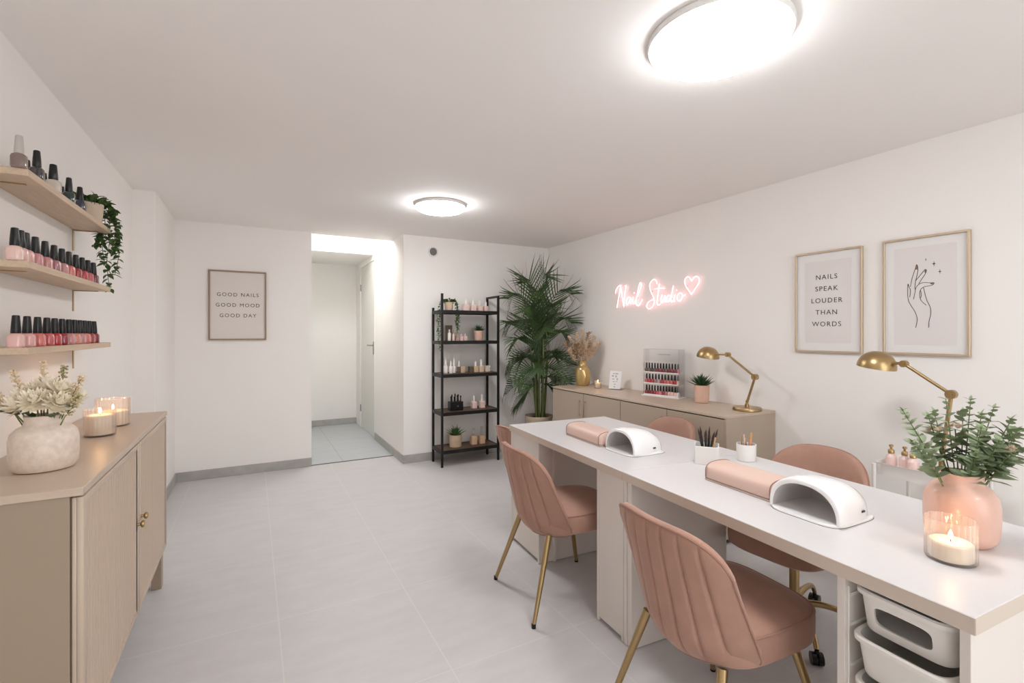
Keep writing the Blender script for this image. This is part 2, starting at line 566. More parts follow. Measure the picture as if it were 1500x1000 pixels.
# line drawing: strokes in the plane of the print; (px, pz) from a 769 x 1000 sketch grid
def hp(x, y):
    return ((x-330)/769*.288, -.0142, .325 + (525-y)/1000*.505)
hand = [
 [(232, 870), (250, 780), (225, 700), (180, 635), (145, 575), (135, 500), (137, 390), (150, 420), (168, 455), (165, 500), (158, 535)],
 [(168, 420), (185, 340), (210, 270), (228, 225), (242, 185), (255, 205), (258, 245), (245, 310), (228, 375), (222, 430), (226, 470), (205, 560)],
 [(228, 360), (280, 310), (330, 258), (350, 245), (358, 264), (340, 300), (300, 350), (268, 395)],
 [(228, 455), (245, 420), (290, 392), (340, 385), (400, 392), (445, 395), (433, 416), (395, 425), (335, 430), (295, 455), (280, 495), (288, 560), (320, 600), (358, 630)],
 [(325, 440), (340, 500), (365, 580), (405, 660), (408, 730), (390, 800), (385, 870)],
 [(292, 470), (299, 520), (290, 550)]]
mb = MB()
for s in hand:
    mb.tube(spline([hp(*p) for p in s], 5), .0013, 6)
mb.build('hand_drawing', INK, t)
mb = MB()
def blob(pts, y=-.0139):
    o = len(mb.v)
    P = [hp(*p) for p in pts]
    n = len(P)
    mb.v.extend([(p[0], y-.001, p[2]) for p in P] + [(p[0], y, p[2]) for p in P])
    mb.f.append([o+i for i in range(n)])
    for i in range(n):
        mb.f.append([o+i, o+(i+1) % n, o+n+(i+1) % n, o+n+i])
nailm = mat('nail_print', rgb(140, 104, 90), .7)
blob([(232, 238), (232, 215), (242, 188), (254, 212), (250, 240)])
mb.build('painted_nail', nailm, t, smooth=False)
mb = MB()
blob([(335, 268), (345, 248), (355, 250), (356, 268), (346, 285)])
mb.build('painted_nail', nailm, t, smooth=False)
mb = MB()
blob([(402, 392), (442, 394), (432, 412), (408, 408)])
mb.build('painted_nail', nailm, t, smooth=False)
for cx, cy, r in ((352, 140, 17), (446, 193, 30), (513, 281, 27)):
    mb = MB()
    pts = []
    for k in range(8):
        q = r if k % 2 == 0 else r*.24
        pts.append((cx+q*.8*cos(k*pi/4), cy+q*sin(k*pi/4)))
    blob(pts)
    mb.build('star', INK, t, smooth=False)

# ------------------------------------------------------------------ neon sign
t = thing('neon_sign', 'pink glowing neon sign reading Nail Studio with a heart outline', 'neon sign', (XR, 3.2, 1.75), -pi/2)
# strokes on a 1500 x 900 grid -> wall plane (x along the wall, z up); grid is rectified for the wall
def npos(x, y):
    u = 860 + x*.13333
    v = 380 + y*.13333
    a, b = (u-750)/700, (488-v)/700
    rx, ry = .4771+.8789*a, .8789-.4771*a
    s = 3.2/rx
    return (3.2 - ry*s, -.020, 1.38 + b*s - 1.75)
word1 = [
 [(312, 372), (318, 335), (345, 295), (368, 285), (362, 330), (345, 430), (328, 528)],
 [(368, 285), (380, 380), (395, 470), (405, 522), (408, 430), (418, 340), (430, 285), (414, 296)],
 [(478, 425), (457, 412), (437, 440), (432, 480), (446, 492), (465, 460), (478, 425), (473, 465), (482, 490)],
 [(506, 410), (498, 455), (505, 490)],
 [(515, 362), (517, 372)],
 [(520, 487), (545, 420), (580, 335), (597, 282), (586, 256), (570, 285), (553, 370), (538, 450), (545, 500), (572, 500), (605, 440)]]
word2 = [
 [(768, 268), (757, 230), (730, 221), (700, 248), (687, 290), (700, 350), (726, 410), (738, 460), (724, 510), (690, 540), (661, 530), (656, 500), (680, 462), (728, 438)],
 [(792, 268), (780, 370), (768, 460), (778, 500), (806, 488)],
 [(738, 326), (790, 316), (852, 318)],
 [(826, 388), (811, 430), (816, 472), (836, 465), (856, 396), (850, 450), (864, 470)],
 [(918, 402), (892, 394), (872, 430), (880, 466), (902, 452), (920, 400)],
 [(947, 288), (931, 370), (919, 430), (926, 466), (948, 456)],
 [(966, 388), (955, 430), (963, 464)],
 [(984, 331), (986, 341)],
 [(1012, 372), (992, 400), (992, 440), (1014, 456), (1040, 430), (1046, 388), (1028, 366), (1012, 372)],
 [(1044, 392), (1060, 398), (1078, 386)]]
heart = [[(1147, 238), (1125, 198), (1096, 194), (1074, 232), (1084, 290), (1114, 338), (1147, 382)],
         [(1147, 382), (1186, 322), (1224, 264), (1232, 212), (1205, 184), (1170, 200), (1147, 238)]]
for nm, grp in (('lettering_tube', word1), ('lettering_tube', word2), ('heart_tube', heart)):
    mb = MB()
    for s in grp:
        mb.tube(spline([npos(*p) for p in s], 6), .0027, 8)
    mb.build(nm, NEON, t)
for p in ((345, 430), (405, 522), (545, 420), (700, 350), (778, 470), (919, 430), (1084, 290), (1205, 184)):
    q = npos(*p)
    MB().cyl((q[0], 0, q[2]), (q[0], -.018, q[2]), .004, n=8).build('standoff', CLEARG, t)

# ------------------------------------------------------------------ nail polish bottles
POL = {'milky pink': (232, 196, 186), 'pale pink': (226, 180, 172), 'soft pink': (222, 168, 164), 'rose pink': (206, 140, 140), 'dusty pink': (198, 138, 134),
       'mauve': (170, 120, 122), 'coral pink': (212, 118, 112), 'red': (168, 52, 58), 'bright red': (188, 58, 64), 'deep red': (140, 36, 46),
       'plum': (118, 54, 64), 'rose': (196, 92, 98), 'cherry red': (154, 52, 64), 'salmon': (214, 136, 122),
       'taupe': (128, 108, 102), 'grey brown': (140, 118, 112), 'pale beige': (206, 194, 182), 'light grey': (176, 162, 158), 'dark green': (44, 62, 60), 'teal': (52, 72, 76), 'navy': (48, 54, 70), 'charcoal': (66, 62, 64),
       'dark brown': (104, 84, 72), 'burgundy': (122, 42, 52), 'nude': (220, 190, 178), 'white': (238, 230, 226), 'pink': (216, 150, 150), 'wine': (132, 48, 62)}
def polmat(c):
    return mat('polish_'+c.replace(' ', '_'), rgb(*POL[c]), .12, coat=.7)
_bm = {}
def bottle(loc, colour, label, group, s=1.0, cap=BLACKP, rot=0.0):
    s = s if isinstance(s, tuple) else (s, s, s)
    key = (colour, cap.name)
    if key not in _bm:
        t = thing('nail_polish_bottle', label, 'nail polish', loc, rot, group, s)
        MB().sect([(0, 0, 0, .020, .020, 3.2), (0, 0, .003, .0228, .0228, 3.2), (0, 0, .006, .0234, .0234, 3.2), (0, 0, .034, .0236, .0236, 3.0), (0, 0, .041, .0215, .0215, 2.6), (0, 0, .045, .016, .016, 2), (0, 0, .047, .012, .012, 2)], 28).build('body', polmat(colour), t)
        MB().lathe([(.0135, .0455), (.0148, .048), (.0140, .066), (.0112, .099), (.0106, .1025), (.008, .104)], 24).build('cap', cap, t)
        _bm[key] = t
        return t
    r = dup(_bm[key], loc, rot, label, group)
    r.scale = s
    return r

ORD = ['first', 'second', 'third', 'fourth', 'fifth', 'sixth', 'seventh', 'eighth', 'ninth', 'tenth', 'eleventh', 'twelfth', 'thirteenth']

# wall shelves on the left wall
SX0, SX1, SY0, SY1 = XL, -.632, 2.085, 3.10
def wall_shelf(z, label):
    t = thing('wall_shelf', label, 'shelf', (XL, SY0, z), group='wall shelves over the sideboard')
    L, W = SY1-SY0, SX1-SX0
    MB().box(.0005, W, 0, L, -.023, 0, .0015, 1).build('board', WOODSH, t, smooth=False)
    for y in (.12, L-.035):
        MB().box(.0005, .004, y-.006, y+.006, -.125, -.0235).box(.004, W*.7, y-.006, y+.006, -.027, -.0235).build('bracket', BRASS, t, smooth=False)
wall_shelf(1.907, 'topmost pale wooden wall shelf with dark polishes and a trailing plant')
wall_shelf(1.613, 'middle pale wooden wall shelf with pink to red polishes')
wall_shelf(1.334, 'lowest pale wooden wall shelf, just above the vase of cream flowers')
low_c = ['pale pink', 'soft pink', 'coral pink', 'rose', 'bright red', 'cherry red', 'rose pink', 'salmon', 'dusty pink', 'coral pink', 'red', 'deep red']
low_y = [2.209, 2.300, 2.394, 2.485, 2.568, 2.653, 2.736, 2.812, 2.885, 2.957, 3.030, 3.108]
mid_c = ['milky pink', 'pale pink', 'soft pink', 'rose pink', 'dusty pink', 'mauve', 'dusty pink', 'coral pink', 'red', 'bright red', 'rose', 'plum']
mid_y = [2.08, 2.168, 2.269, 2.373, 2.467, 2.561, 2.651, 2.736, 2.83, 2.920, 3.009, 3.100]
for i, (c, y) in enumerate(zip(low_c, low_y)):
    bottle((-.667, y*.953, 1.334), c, '%s nail polish bottle, %s from the left on the lowest wall shelf' % (c, ORD[i]), 'polishes on the lowest wall shelf', (.86, .86, 1.0))
for i, (c, y) in enumerate(zip(mid_c, mid_y)):
    bottle((-.667, y*.953 + (.115 if i == 0 else .075 if i == 1 else .02 if i == 2 else 0), 1.613), c, '%s nail polish bottle, %s from the left on the middle wall shelf' % (c, ORD[i]), 'polishes on the middle wall shelf', (.86, .86, 1.0))
GREYCAP = mat('grey_cap', rgb(190, 182, 174), .4)
top_c = ['taupe', 'grey brown', 'charcoal', 'light grey', 'pale beige', 'grey brown', 'dark green', 'teal', 'navy']
top_y = [2.091, 2.369, 2.234, 2.530, 2.389, 2.729, 2.562, 2.905, 2.702]
top_x = [-.655, -.722, -.655, -.722, -.655, -.722, -.655, -.722, -.655]
for i, (c, y, x) in enumerate(zip(top_c, top_y, top_x)):
    bottle((x, y, 1.907), c, '%s nail polish bottle, %s from the left on the topmost wall shelf' % (c, ORD[i]), 'polishes on the topmost wall shelf', (.82, .82, 1.0) if i != 4 else (.95, .95, 1.0), GREYCAP if i == 0 else BLACKP)

# ------------------------------------------------------------------ plants in pots
def pot(t, r0, r1, h, m, soil=True, lip=True):
    MB().lathe([(r0*.9, 0), (r0, .004), (r1, h-.006), (r1, h), (r1-.006, h), (r1-.008, h-.02)], 36, cap1=False).build('pot', m, t)
    MB().lathe([(r1-.0075, h-.022), (r1*.5, h-.016), (.002, h-.014)], 28).build('soil', SOIL, t)

def trailing(label, loc, rotz, r, h, potm, vines, leafL, group=None, cap_leaves=26, seed=1, dome=.05):
    rnd = random.Random(seed)
    t = thing('trailing_plant', label, 'plant', loc, rotz, group)
    pot(t, r*.86, r, h, potm)
    mb = MB()
    for i in range(cap_leaves):
        a = rnd.uniform(0, 2*pi)
        q = r*sqrt(rnd.random())
        p = Vector((q*cos(a), q*sin(a), h-.015))
        d = Vector((cos(a)*rnd.uniform(.2, 1), sin(a)*rnd.uniform(.2, 1), rnd.uniform(.5, 1.2)))
        k = rnd.uniform(.4, 1)*dome
        e = p + d.normalized()*k
        mb.tube([p, e], .0012, 5)
        for j in range(2):
            mb.leaf(e, d + Vector((rnd.uniform(-.9, .9), rnd.uniform(-.9, .9), rnd.uniform(-.5, .2))), (0, 0, 1), leafL*rnd.uniform(.8, 1.2), leafL*.6, .2)
    mb.build('foliage', LEAFV, t)
    for pts in vines:
        mb = MB()
        P = spline(pts, 7)
        mb.tube(P, .0014, 5)
        for i in range(2, len(P)):
            for sgn in (-1, 1):
                if rnd.random() < .12:
                    continue
                a = rnd.uniform(0, 2*pi)
                d = Vector((cos(a), sin(a), rnd.uniform(-1.0, .1)))
                mb.leaf(P[i], d, (rnd.uniform(-.4, .4), rnd.uniform(-.4, .4), 1), leafL*rnd.uniform(.75, 1.15), leafL*.68, .15, .25, 5, .85, .15)
        mb.build('vine', LEAFV, t)
    return t
def vine(a, r, h, out, drop, wob=.01):
    ca, sa = cos(a), sin(a)
    z0 = h-.01
    return [(ca*r*.3, sa*r*.3, z0), (ca*r*.8, sa*r*.8, h+.03), (ca*(r+out*.6), sa*(r+out*.6), h+.005), (ca*(r+out), sa*(r+out)+wob, h-drop*.3), (ca*(r+out)-wob, sa*(r+out), h-drop*.65), (ca*(r+out*.9), sa*(r+out*.9)+wob, h-drop)]
rr, hh = .056, .098
trailing('trailing green plant in beige pot at the end of the topmost wall shelf', (-.695, 3.005, 1.907), 0, rr, hh, POTBEIGE,
         [vine(1.0, rr, hh, .055, .40, .012), vine(.75, rr, hh, .065, .33, -.01), vine(1.25, rr, hh, .06, .27, .01), vine(.5, rr, hh, .05, .22, .006), vine(1.5, rr, hh, .055, .18, -.01)], .035, seed=4, cap_leaves=34)

def spiky(label, name, loc, r, h, potm, leafm, n, L, W, seed, tilt=1.0, r0=None):
    rnd = random.Random(seed)
    t = thing(name, label, 'plant', loc)
    pot(t, r*.85 if r0 is None else r0, r, h, potm)
    mb = MB()
    for i in range(n):
        a = i*2.399 + rnd.uniform(-.2, .2)
        k = (i+.5)/n
        el = (1-k)*.25 + k*1.35
        el = el*tilt + rnd.uniform(-.08, .08)
        d = Vector((cos(a)*cos(el), sin(a)*cos(el), sin(el)))
        mb.leaf((cos(a)*r*.25*(1-k), sin(a)*r*.25*(1-k), h-.014), d, (0, 0, 1), L*(.8+.25*rnd.random()), W, -.12 if el < .6 else .06, .55, 5, 1.0, .35)
    mb.build('foliage', leafm, t)
    return t

# areca palm
t = thing('areca_palm', 'tall green palm with feathery fronds in beige pot in the back corner', 'plant', (2.765, 4.475, 0))
MB().lathe([(.125, 0), (.13, .006), (.150, .45), (.154, .456), (.154, .482), (.146, .482), (.143, .45)], 40, cap1=False).build('pot', POTBEIGE, t)
MB().lathe([(.1435, .448), (.08, .456), (.002, .458)], 28).build('soil', SOIL, t)
rnd = random.Random(21)
canes = []
for i in range(9):
    a = i*2*pi/9 + rnd.uniform(-.2, .2)
    q = .02 + .055*rnd.random()
    lean = rnd.uniform(.02, .07)
    zt = rnd.uniform(.95, 1.35)
    P = [(q*cos(a), q*sin(a), .43), (q*cos(a)*1.1 + lean*.4*cos(a), q*sin(a)*1.1 + lean*.4*sin(a), .75), ((q+lean)*cos(a), (q+lean)*sin(a), zt)]
    canes.append(P[-1])
    MB().tube(spline(P, 5), [.0135 - .0006*k for k in range(11)], 8).build('cane', STEMP, t)
# fronds: start height, azimuth measured from the room's right-hand direction, reach, rise
fr = [(1.25, 15, .10, .78), (1.25, 190, .16, .72), (1.2, 350, .36, .66), (1.2, 168, .34, .62), (1.15, 10, .37, .40), (1.15, 195, .37, .36), (1.1, 330, .33, .30), (1.1, 215, .36, .22),
      (1.2, 262, .20, .62), (1.1, 282, .27, .36), (1.2, 240, .30, .46), (1.05, 200, .36, .02), (1.0, 345, .36, .10), (.95, 318, .34, -.02), (.95, 228, .35, -.06), (.9, 190, .36, -.12), (.9, 352, .34, -.10),
      (.95, 265, .28, .08), (.85, 335, .32, -.16), (.85, 210, .30, -.20), (1.15, 300, .3, .52), (1.1, 90, .2, .5), (1.05, 100, .2, .2), (1.1, 60, .26, .45), (1.1, 130, .26, .42), (1.0, 45, .28, .15), (1.0, 140, .26, .1)]
base_a = atan2(CR.y, CR.x)
for i, (z0, az, reach, rise) in enumerate(fr):
    a = base_a + radians(az)
    dx, dy = cos(a), sin(a)
    P0 = Vector((dx*.03, dy*.03, z0-.12))
    P1 = Vector((dx*reach*.22, dy*reach*.22, z0 + rise*.45 + .05))
    P2 = Vector((dx*reach*.62, dy*reach*.62, z0 + rise*.9 + .05))
    P3 = Vector((dx*reach, dy*reach, z0 + rise - .02 - reach*.10))
    P = spline([P0, P1, P2, P3], 8)
    mb = MB()
    n = len(P)
    mb.tube(P, [.006*(1-.8*k/n) for k in range(n)], 6)
    # leaflets along the outer part
    cum = 0
    for k in range(7, n):
        for sub in (0,):
            p = P[k]
            tdir = (P[k] - P[k-1]).normalized()
            side = tdir.cross(Vector((0, 0, 1)))
            if side.length < .1:
                side = Vector((-dy, dx, 0))
            side.normalize()
            roll = radians(58)*abs(cos(radians(az)))*(1 if i % 2 else -1)
            side = side*cos(roll) + tdir.cross(side)*sin(roll)
            f = (k-6)/(n-6)
            L = .20*sin(pi*(.22+.70*f))*(1.1 if rise > 0 else 1) + .05
            for sg in (-1, 1):
                dd = side*sg*.80 + tdir*(.62+.5*f) + Vector((0, 0, .08))
                mb.leaf(p, dd, side.cross(tdir)*sg if abs(side.z) < .5 else (dx, dy, .2), L*1.12*rnd.uniform(.88, 1.1), .0135, .16, .25, 4, 1.0, .3)
    mb.leaf(P[-1], (P[-1]-P[-2]), (0, 0, 1), .12, .016, .3)
    mb.v = [(max(min(x, .435), -.38), max(y, -.355) if x > -.12 else y, z) for x, y, z in mb.v]
    mb.build('frond', LEAFG, t)

# ------------------------------------------------------------------ sideboard on the left wall
t = thing('sideboard', 'tall beige sideboard with two fluted doors below the wall shelves', 'sideboard', (XL, 1.752, 0))
L, D = 1.50, .352
MB().box(.002, D, 0, L, .925, .948, .002, 1).build('top', BEIGE, t, smooth=False)
MB().box(.002, D-.030, .006, L-.006, .205, .9245, .001, 1).build('carcass', BEIGE_D, t, smooth=False)
MB().box(D-.0298, D-.0268, .010, L-.012, .21, .924).build('door_recess', DARKGAP, t, smooth=False)
for x in (.03, D-.06):
    for y in (.03, L-.08):
        MB().box(x, x+.045, y, y+.05, 0, .2048, .002, 1).build('leg', BEIGE_D, t, smooth=False)
def fluted_door(y0, y1, knob_y, knob_z):
    z0, z1 = .210, .919
    mb = MB()
    bw = .035
    mb.box(D-.0266, D-.016, y0, y1, z0, z1, .001, 1)
    mb.box(D-.016, D-.001, y0, y0+bw, z0, z1, .001, 1).box(D-.016, D-.001, y1-bw, y1, z0, z1, .001, 1)
    mb.box(D-.016, D-.001, y0+bw, y1-bw, z0, z0+.022, .001, 1).box(D-.016, D-.001, y0+bw, y1-bw, z1-.022, z1, .001, 1)
    n = 21
    st = (y1-y0-2*bw)/n
    prof = []
    for i in range(n):
        ya = y0+bw+i*st
        for k in range(10):
            f = k/10
            prof.append((D-.0155 + .0142*sqrt(max(0, 1-(f/.41-1)**2)) if f < .82 else D-.0155, ya+f*st))
    prof.append((D-.0155, y1-bw))
    o = len(mb.v)
    for zz in (z0+.022, z1-.022):
        mb.v.extend([(x, y, zz) for x, y in prof])
    m = len(prof)
    for i in range(m-1):
        mb.f.append([o+i, o+i+1, o+m+i+1, o+m+i])
    dr = mb.build('door', BEIGE, t, ang=55)
    rs = []
    for r, x in [(.007, 0), (.006, .010), (.0135, .014), (.0145, .019), (.012, .024), (.003, .026)]:
        rs.append([(D-.001+x, knob_y+r*cos(2*pi*k/20), knob_z+r*sin(2*pi*k/20)) for k in range(20)])
    MB().rings(rs).build('knob', BRASS_M, dr)
fluted_door(.010, .7605, .728, .588)
fluted_door(.7645, 1.490, .797, .600)

# ------------------------------------------------------------------ candles
def candle(label, loc, r, h, wax_h, glass=RIBGLASS, ribs=22, flame=True, power=.25):
    t = thing('candle_jar', label, 'candle', loc)
    n = ribs*4
    MB().lathe([(r*.9, 0), (r*.98, .003), (r, .009), (r, h-.002), (r-.0015, h), (r-.004, h-.002), (r-.0045, .006), (r*.85, .0045)], n, rib=(ribs, .003, r*.93)).build('glass_jar', glass, t)
    MB().lathe([(r-.0105, .0065), (r-.0085, .009), (r-.0085, wax_h-.004), (r-.012, wax_h), (r*.4, wax_h-.003), (.001, wax_h-.003)], 40).build('wax', WAX, t)
    MB().cyl((0, 0, wax_h-.003), (.001, 0, wax_h+.009), .0012, n=6).build('wick', WICK, t)
    if flame:
        MB().lathe([(.001, wax_h+.005), (.0045, wax_h+.011), (.005, wax_h+.016), (.0035, wax_h+.022), (.0015, wax_h+.027), (.0003, wax_h+.030)], 16).build('flame', FLAME, t)
        l = bpy.data.lights.new('candle_light', 'POINT')
        l.energy = power
        l.color = (1, .55, .25)
        l.shadow_soft_size = .006
        lo = bpy.data.objects.new('candle_light', l)
        lo.location = (loc[0], loc[1], loc[2]+wax_h+.045)
        COL.objects.link(lo)
    return t
candle('lit candle in ribbed glass, nearer to the vase of cream flowers', (-.567, 2.61, .948), .055, .112, .088, power=.2)
candle('wider lit candle in ribbed glass behind the other on the fluted sideboard', (-.575, 2.86, .948), .066, .128, .070, power=.14)
candle('small lit candle jar beside the gold vase on the long sideboard', (2.99, 3.735, .84), .035, .074, .052, ribs=18, power=.05)
candle('lit candle in ribbed glass on the white desk by the pink vase', (1.668, .573, .765), .056, .112, .052, power=.14)

# ------------------------------------------------------------------ vases and flowers
def vase(label, loc, prof, m, n=44):
    o = MB().lathe(prof, n, cap1=False).build('vase', m)
    o.location = loc
    return tag(o, label, 'vase')

def curve_to(p0, tip, sag=.0):
    p0, tip = Vector(p0), Vector(tip)
    mid = p0*.5 + tip*.5
    mid.z += .12*(Vector((tip.x-p0.x, tip.y-p0.y, 0))).length + sag
    return spline([p0, mid, tip], 8)

VL = Vector((-.585, 2.058, .948))
vase('speckled cream stoneware vase holding cream flowers on the fluted sideboard', VL,
     [(.060, 0), (.072, .003), (.0815, .018), (.0835, .05), (.0835, .095), (.079, .118), (.066, .133), (.052, .141), (.0475, .150), (.0475, .166), (.0500, .171), (.0465, .173), (.0435, .168), (.0435, .15), (.05, .138)], SPECK)
def chrysanth(tip, seed, r):
    rnd = random.Random(seed)
    t = thing('chrysanthemum_stem', 'full cream chrysanthemum among others in the speckled cream vase', 'flower', VL, 0, 'cream chrysanthemums in the speckled vase')
    tipv = rf(*tip) + Vector((0, 0, .17))
    base = Vector((tipv.x*.12, tipv.y*.12, .06))
    MB().tube(curve_to(base, tipv), .0022, 6).build('stem', STEMG, t)
    ax = Vector((tipv.x*1.4, tipv.y*1.4, .09)).normalized()
    q = ax.to_track_quat('Z', 'Y').to_matrix()
    mb = MB()
    for layer, (cnt, el, L, W) in enumerate([(15, -.5, .9, .36), (17, -.1, 1.0, .36), (17, .25, 1.0, .36), (15, .6, .92, .34), (13, .95, .8, .30), (9, 1.25, .62, .26)]):
        for i in range(cnt):
            a = 2*pi*(i+.5*(layer % 2))/cnt + rnd.uniform(-.12, .12)
            e = el + rnd.uniform(-.12, .12)
            d = q @ Vector((cos(a)*cos(e), sin(a)*cos(e), sin(e)))
            mb.leaf(tipv + ax*.002*layer, d, ax, r*L*rnd.uniform(.85, 1.05), r*W*1.25, -.55, .3, 4, 1.0, .2)
    mb.build('flower_head', PETAL, t)
    return t
for i, (tp, r) in enumerate([((-.070, .01, .045), .042), ((-.035, -.045, .030), .042), ((-.006, .02, .078), .042), ((.018, -.045, .045), .044), ((.045, .0, .072), .040), ((-.045, .03, .070), .040), ((.060, -.02, .034), .042), ((.0, .06, .05), .04), ((.04, .05, .04), .04)]):
    chrysanth(tp, 30+i, r)
def spike(tip, label, seed, m=SPIKE):
    rnd = random.Random(seed)
    t = thing('flower_spike', label, 'flower', VL, 0, 'cream flower spikes in the speckled vase')
    tipv = rf(*tip) + Vector((0, 0, .17))
    base = Vector((tipv.x*.12, tipv.y*.12, .06))
    P = curve_to(base, tipv)
    MB().tube(P, [.002]*8 + [.0012]*9, 6).build('stem', STEMG, t)
    mb = MB()
    n = len(P)
    for k in range(int(n*.55), n):
        td = (P[k]-P[k-1]).normalized()
        f = (k-n*.55)/(n*.45)
        for j in range(7):
            a = rnd.uniform(0, 2*pi)
            o = td.orthogonal().normalized()
            o = Matrix.Rotation(a, 3, td) @ o
            L = .020*(1-.6*f)
            mb.leaf(P[k]+td*rnd.uniform(-.006, .006), o + td*.9, td, L*1.15, .006, -.1, .3, 3)
            c = P[k] + (o+td*.9).normalized()*L
            mb.ball(c, .0032, n=6, m=4)
    mb.build('florets', m, t)
spike((-.100, .0, .135), 'cream flower spike leaning out to the left of the speckled vase', 1)
spike((-.034, .03, .162), 'tallest upright cream flower spike in the speckled vase', 2)
spike((.034, .03, .148), 'greenish flower spike just right of centre in the speckled vase', 3, mat('green_floret', rgb(168, 158, 116), .8))
spike((.100, .02, .118), 'cream flower spike leaning out to the right of the speckled vase', 4)
spike((-.148, -.02, .085), 'lowest cream flower spike reaching far left from the speckled vase', 5)
spike((.118, -.01, .062), 'short flower spike pointing right towards the lit candles', 6, mat('pale_green_floret', rgb(200, 186, 144), .8))
for i, (tp, L) in enumerate([((-.105, -.02, .012), .07), ((.06, -.03, .004), .05), ((-.135, -.02, .04), .05), ((.085, .0, .03), .05), ((-.005, -.05, .008), .045)]):
    t = thing('leaf_sprig', 'dark green leaf sprig among the cream flowers in the speckled vase', 'leaf', VL, 0, 'dark leaves in the speckled vase')
    tv = rf(*tp) + Vector((0, 0, .17))
    b0 = Vector((tv.x*.1, tv.y*.1, .07))
    P = curve_to(b0, tv*.7 + Vector((0, 0, .045)))
    MB().tube(P, .0016, 5).build('stem', STEMG, t)
    mb = MB()
    for da in (-.5, 0, .5):
        dd = Matrix.Rotation(da, 3, 'Z') @ (tv - P[-1] + Vector((0, 0, .004)))
        mb.leaf(P[-1], dd, (0, 0, 1), L, .022, .15, .3, 5)
    mb.build('leaf', LEAFD, t)

VP = Vector((1.850, .612, .765))
vase('blush pink vase of eucalyptus on the white desk behind the candle', VP,
     [(.058, 0), (.068, .002), (.079, .014), (.085, .035), (.087, .075), (.0865, .115), (.081, .142), (.069, .161), (.057, .171), (.0515, .178), (.0515, .196), (.0535, .201), (.0505, .203), (.047, .198), (.047, .178), (.06, .165)], PINKVASE)
def euca(tip, label, seed, leaf=.030, start=.30):
    rnd = random.Random(seed)
    t = thing('eucalyptus_sprig', label, 'foliage', VP, 0, 'eucalyptus sprigs in the pink vase')
    tv = rf(*tip) + Vector((0, 0, .2))
    b0 = Vector((tv.x*.08, tv.y*.08, .08))
    P = curve_to(b0, tv)
    n = len(P)
    MB().tube(P, [.0024*(1-.6*k/n) for k in range(n)], 6).build('stem', STEMG, t)
    mb = MB()
    k0 = int(n*start)
    ph = 0
    for k in range(k0, n):
        td = (P[k]-P[k-1]).normalized()
        f = (k-k0)/(n-k0)
        o = td.orthogonal().normalized()
        ph += pi/2*.9
        for s in (0, pi):
            oo = Matrix.Rotation(ph*0.5 + s + rnd.uniform(-.25, .25), 3, td) @ o
            L = leaf*(1.15-.65*f)*rnd.uniform(.85, 1.15)
            mb.leaf(P[k], oo + td*.55, td, L, L*.72, .12, .2, 6, .85, .12)
    mb.leaf(P[-1], P[-1]-P[-2], (0, 0, 1), leaf*.5, leaf*.25)
    mb.build('leaves', LEAFE, t)
EU = [((-.172, .0, .185), 'eucalyptus sprig reaching highest towards the brass lamp'), ((-.026, .02, .215), 'upright eucalyptus sprig at the centre of the pink vase'), ((.058, .03, .212), 'upright eucalyptus sprig just right of the pink vase centre'),
      ((-.170, -.03, .100), 'low eucalyptus sprig reaching towards the pump bottles'), ((.118, .02, .190), 'eucalyptus sprig leaning to the right edge of the picture'), ((-.075, .05, .135), None), ((.02, -.07, .085), None),
      ((.10, -.04, .095), None), ((-.02, -.06, .12), None), ((.075, -.05, .14), None), ((.145, .0, .10), None), ((-.03, .08, .14), None), ((.05, .07, .14), None), ((.10, .05, .06), None), ((-.035, -.06, .045), None), ((.055, -.075, .05), None), ((.02, -.02, .15), None), ((.125, -.03, .05), None)]
for i, (tp, lb) in enumerate(EU):
    if not lb:
        tp = (tp[0]+.022, tp[1], tp[2]+.025)
    euca(tp, lb or 'leafy eucalyptus sprig in the dense middle of the pink vase bunch', 60+i, .034 if lb else .044, .42 if lb else .5)
def blossom(V, tip, label, group, seed, r, m):
    rnd = random.Random(seed)
    t = thing('blossom_stem', label, 'flower', V, 0, group)
    tv = rf(*tip) + Vector((0, 0, .2))
    MB().tube(curve_to((tv.x*.08, tv.y*.08, .09), tv), .0018, 6).build('stem', STEMG, t)
    mb = MB()
    for c in range(4):
        cc = tv + Vector((rnd.uniform(-1, 1), rnd.uniform(-1, 1), rnd.uniform(-.5, .7)))*r*.7
        for i in range(9):
            a = 2*pi*i/9
            e = rnd.uniform(.1, 1.0)
            mb.leaf(cc, (cos(a)*cos(e), sin(a)*cos(e), sin(e)), (0, 0, 1), r*.7, r*.34, -.3, .3, 3, 1, .2)
    mb.build('flower_head', m, t)
for i, tp in enumerate([(-.045, .04, .115), (.03, .05, .12), (.10, .03, .11), (.085, -.06, .075)]):
    blossom(VP, tp, 'pale blush blossom between eucalyptus leaves in the pink vase', 'blush blossoms in the pink vase', 90+i, .022, BLUSHP)

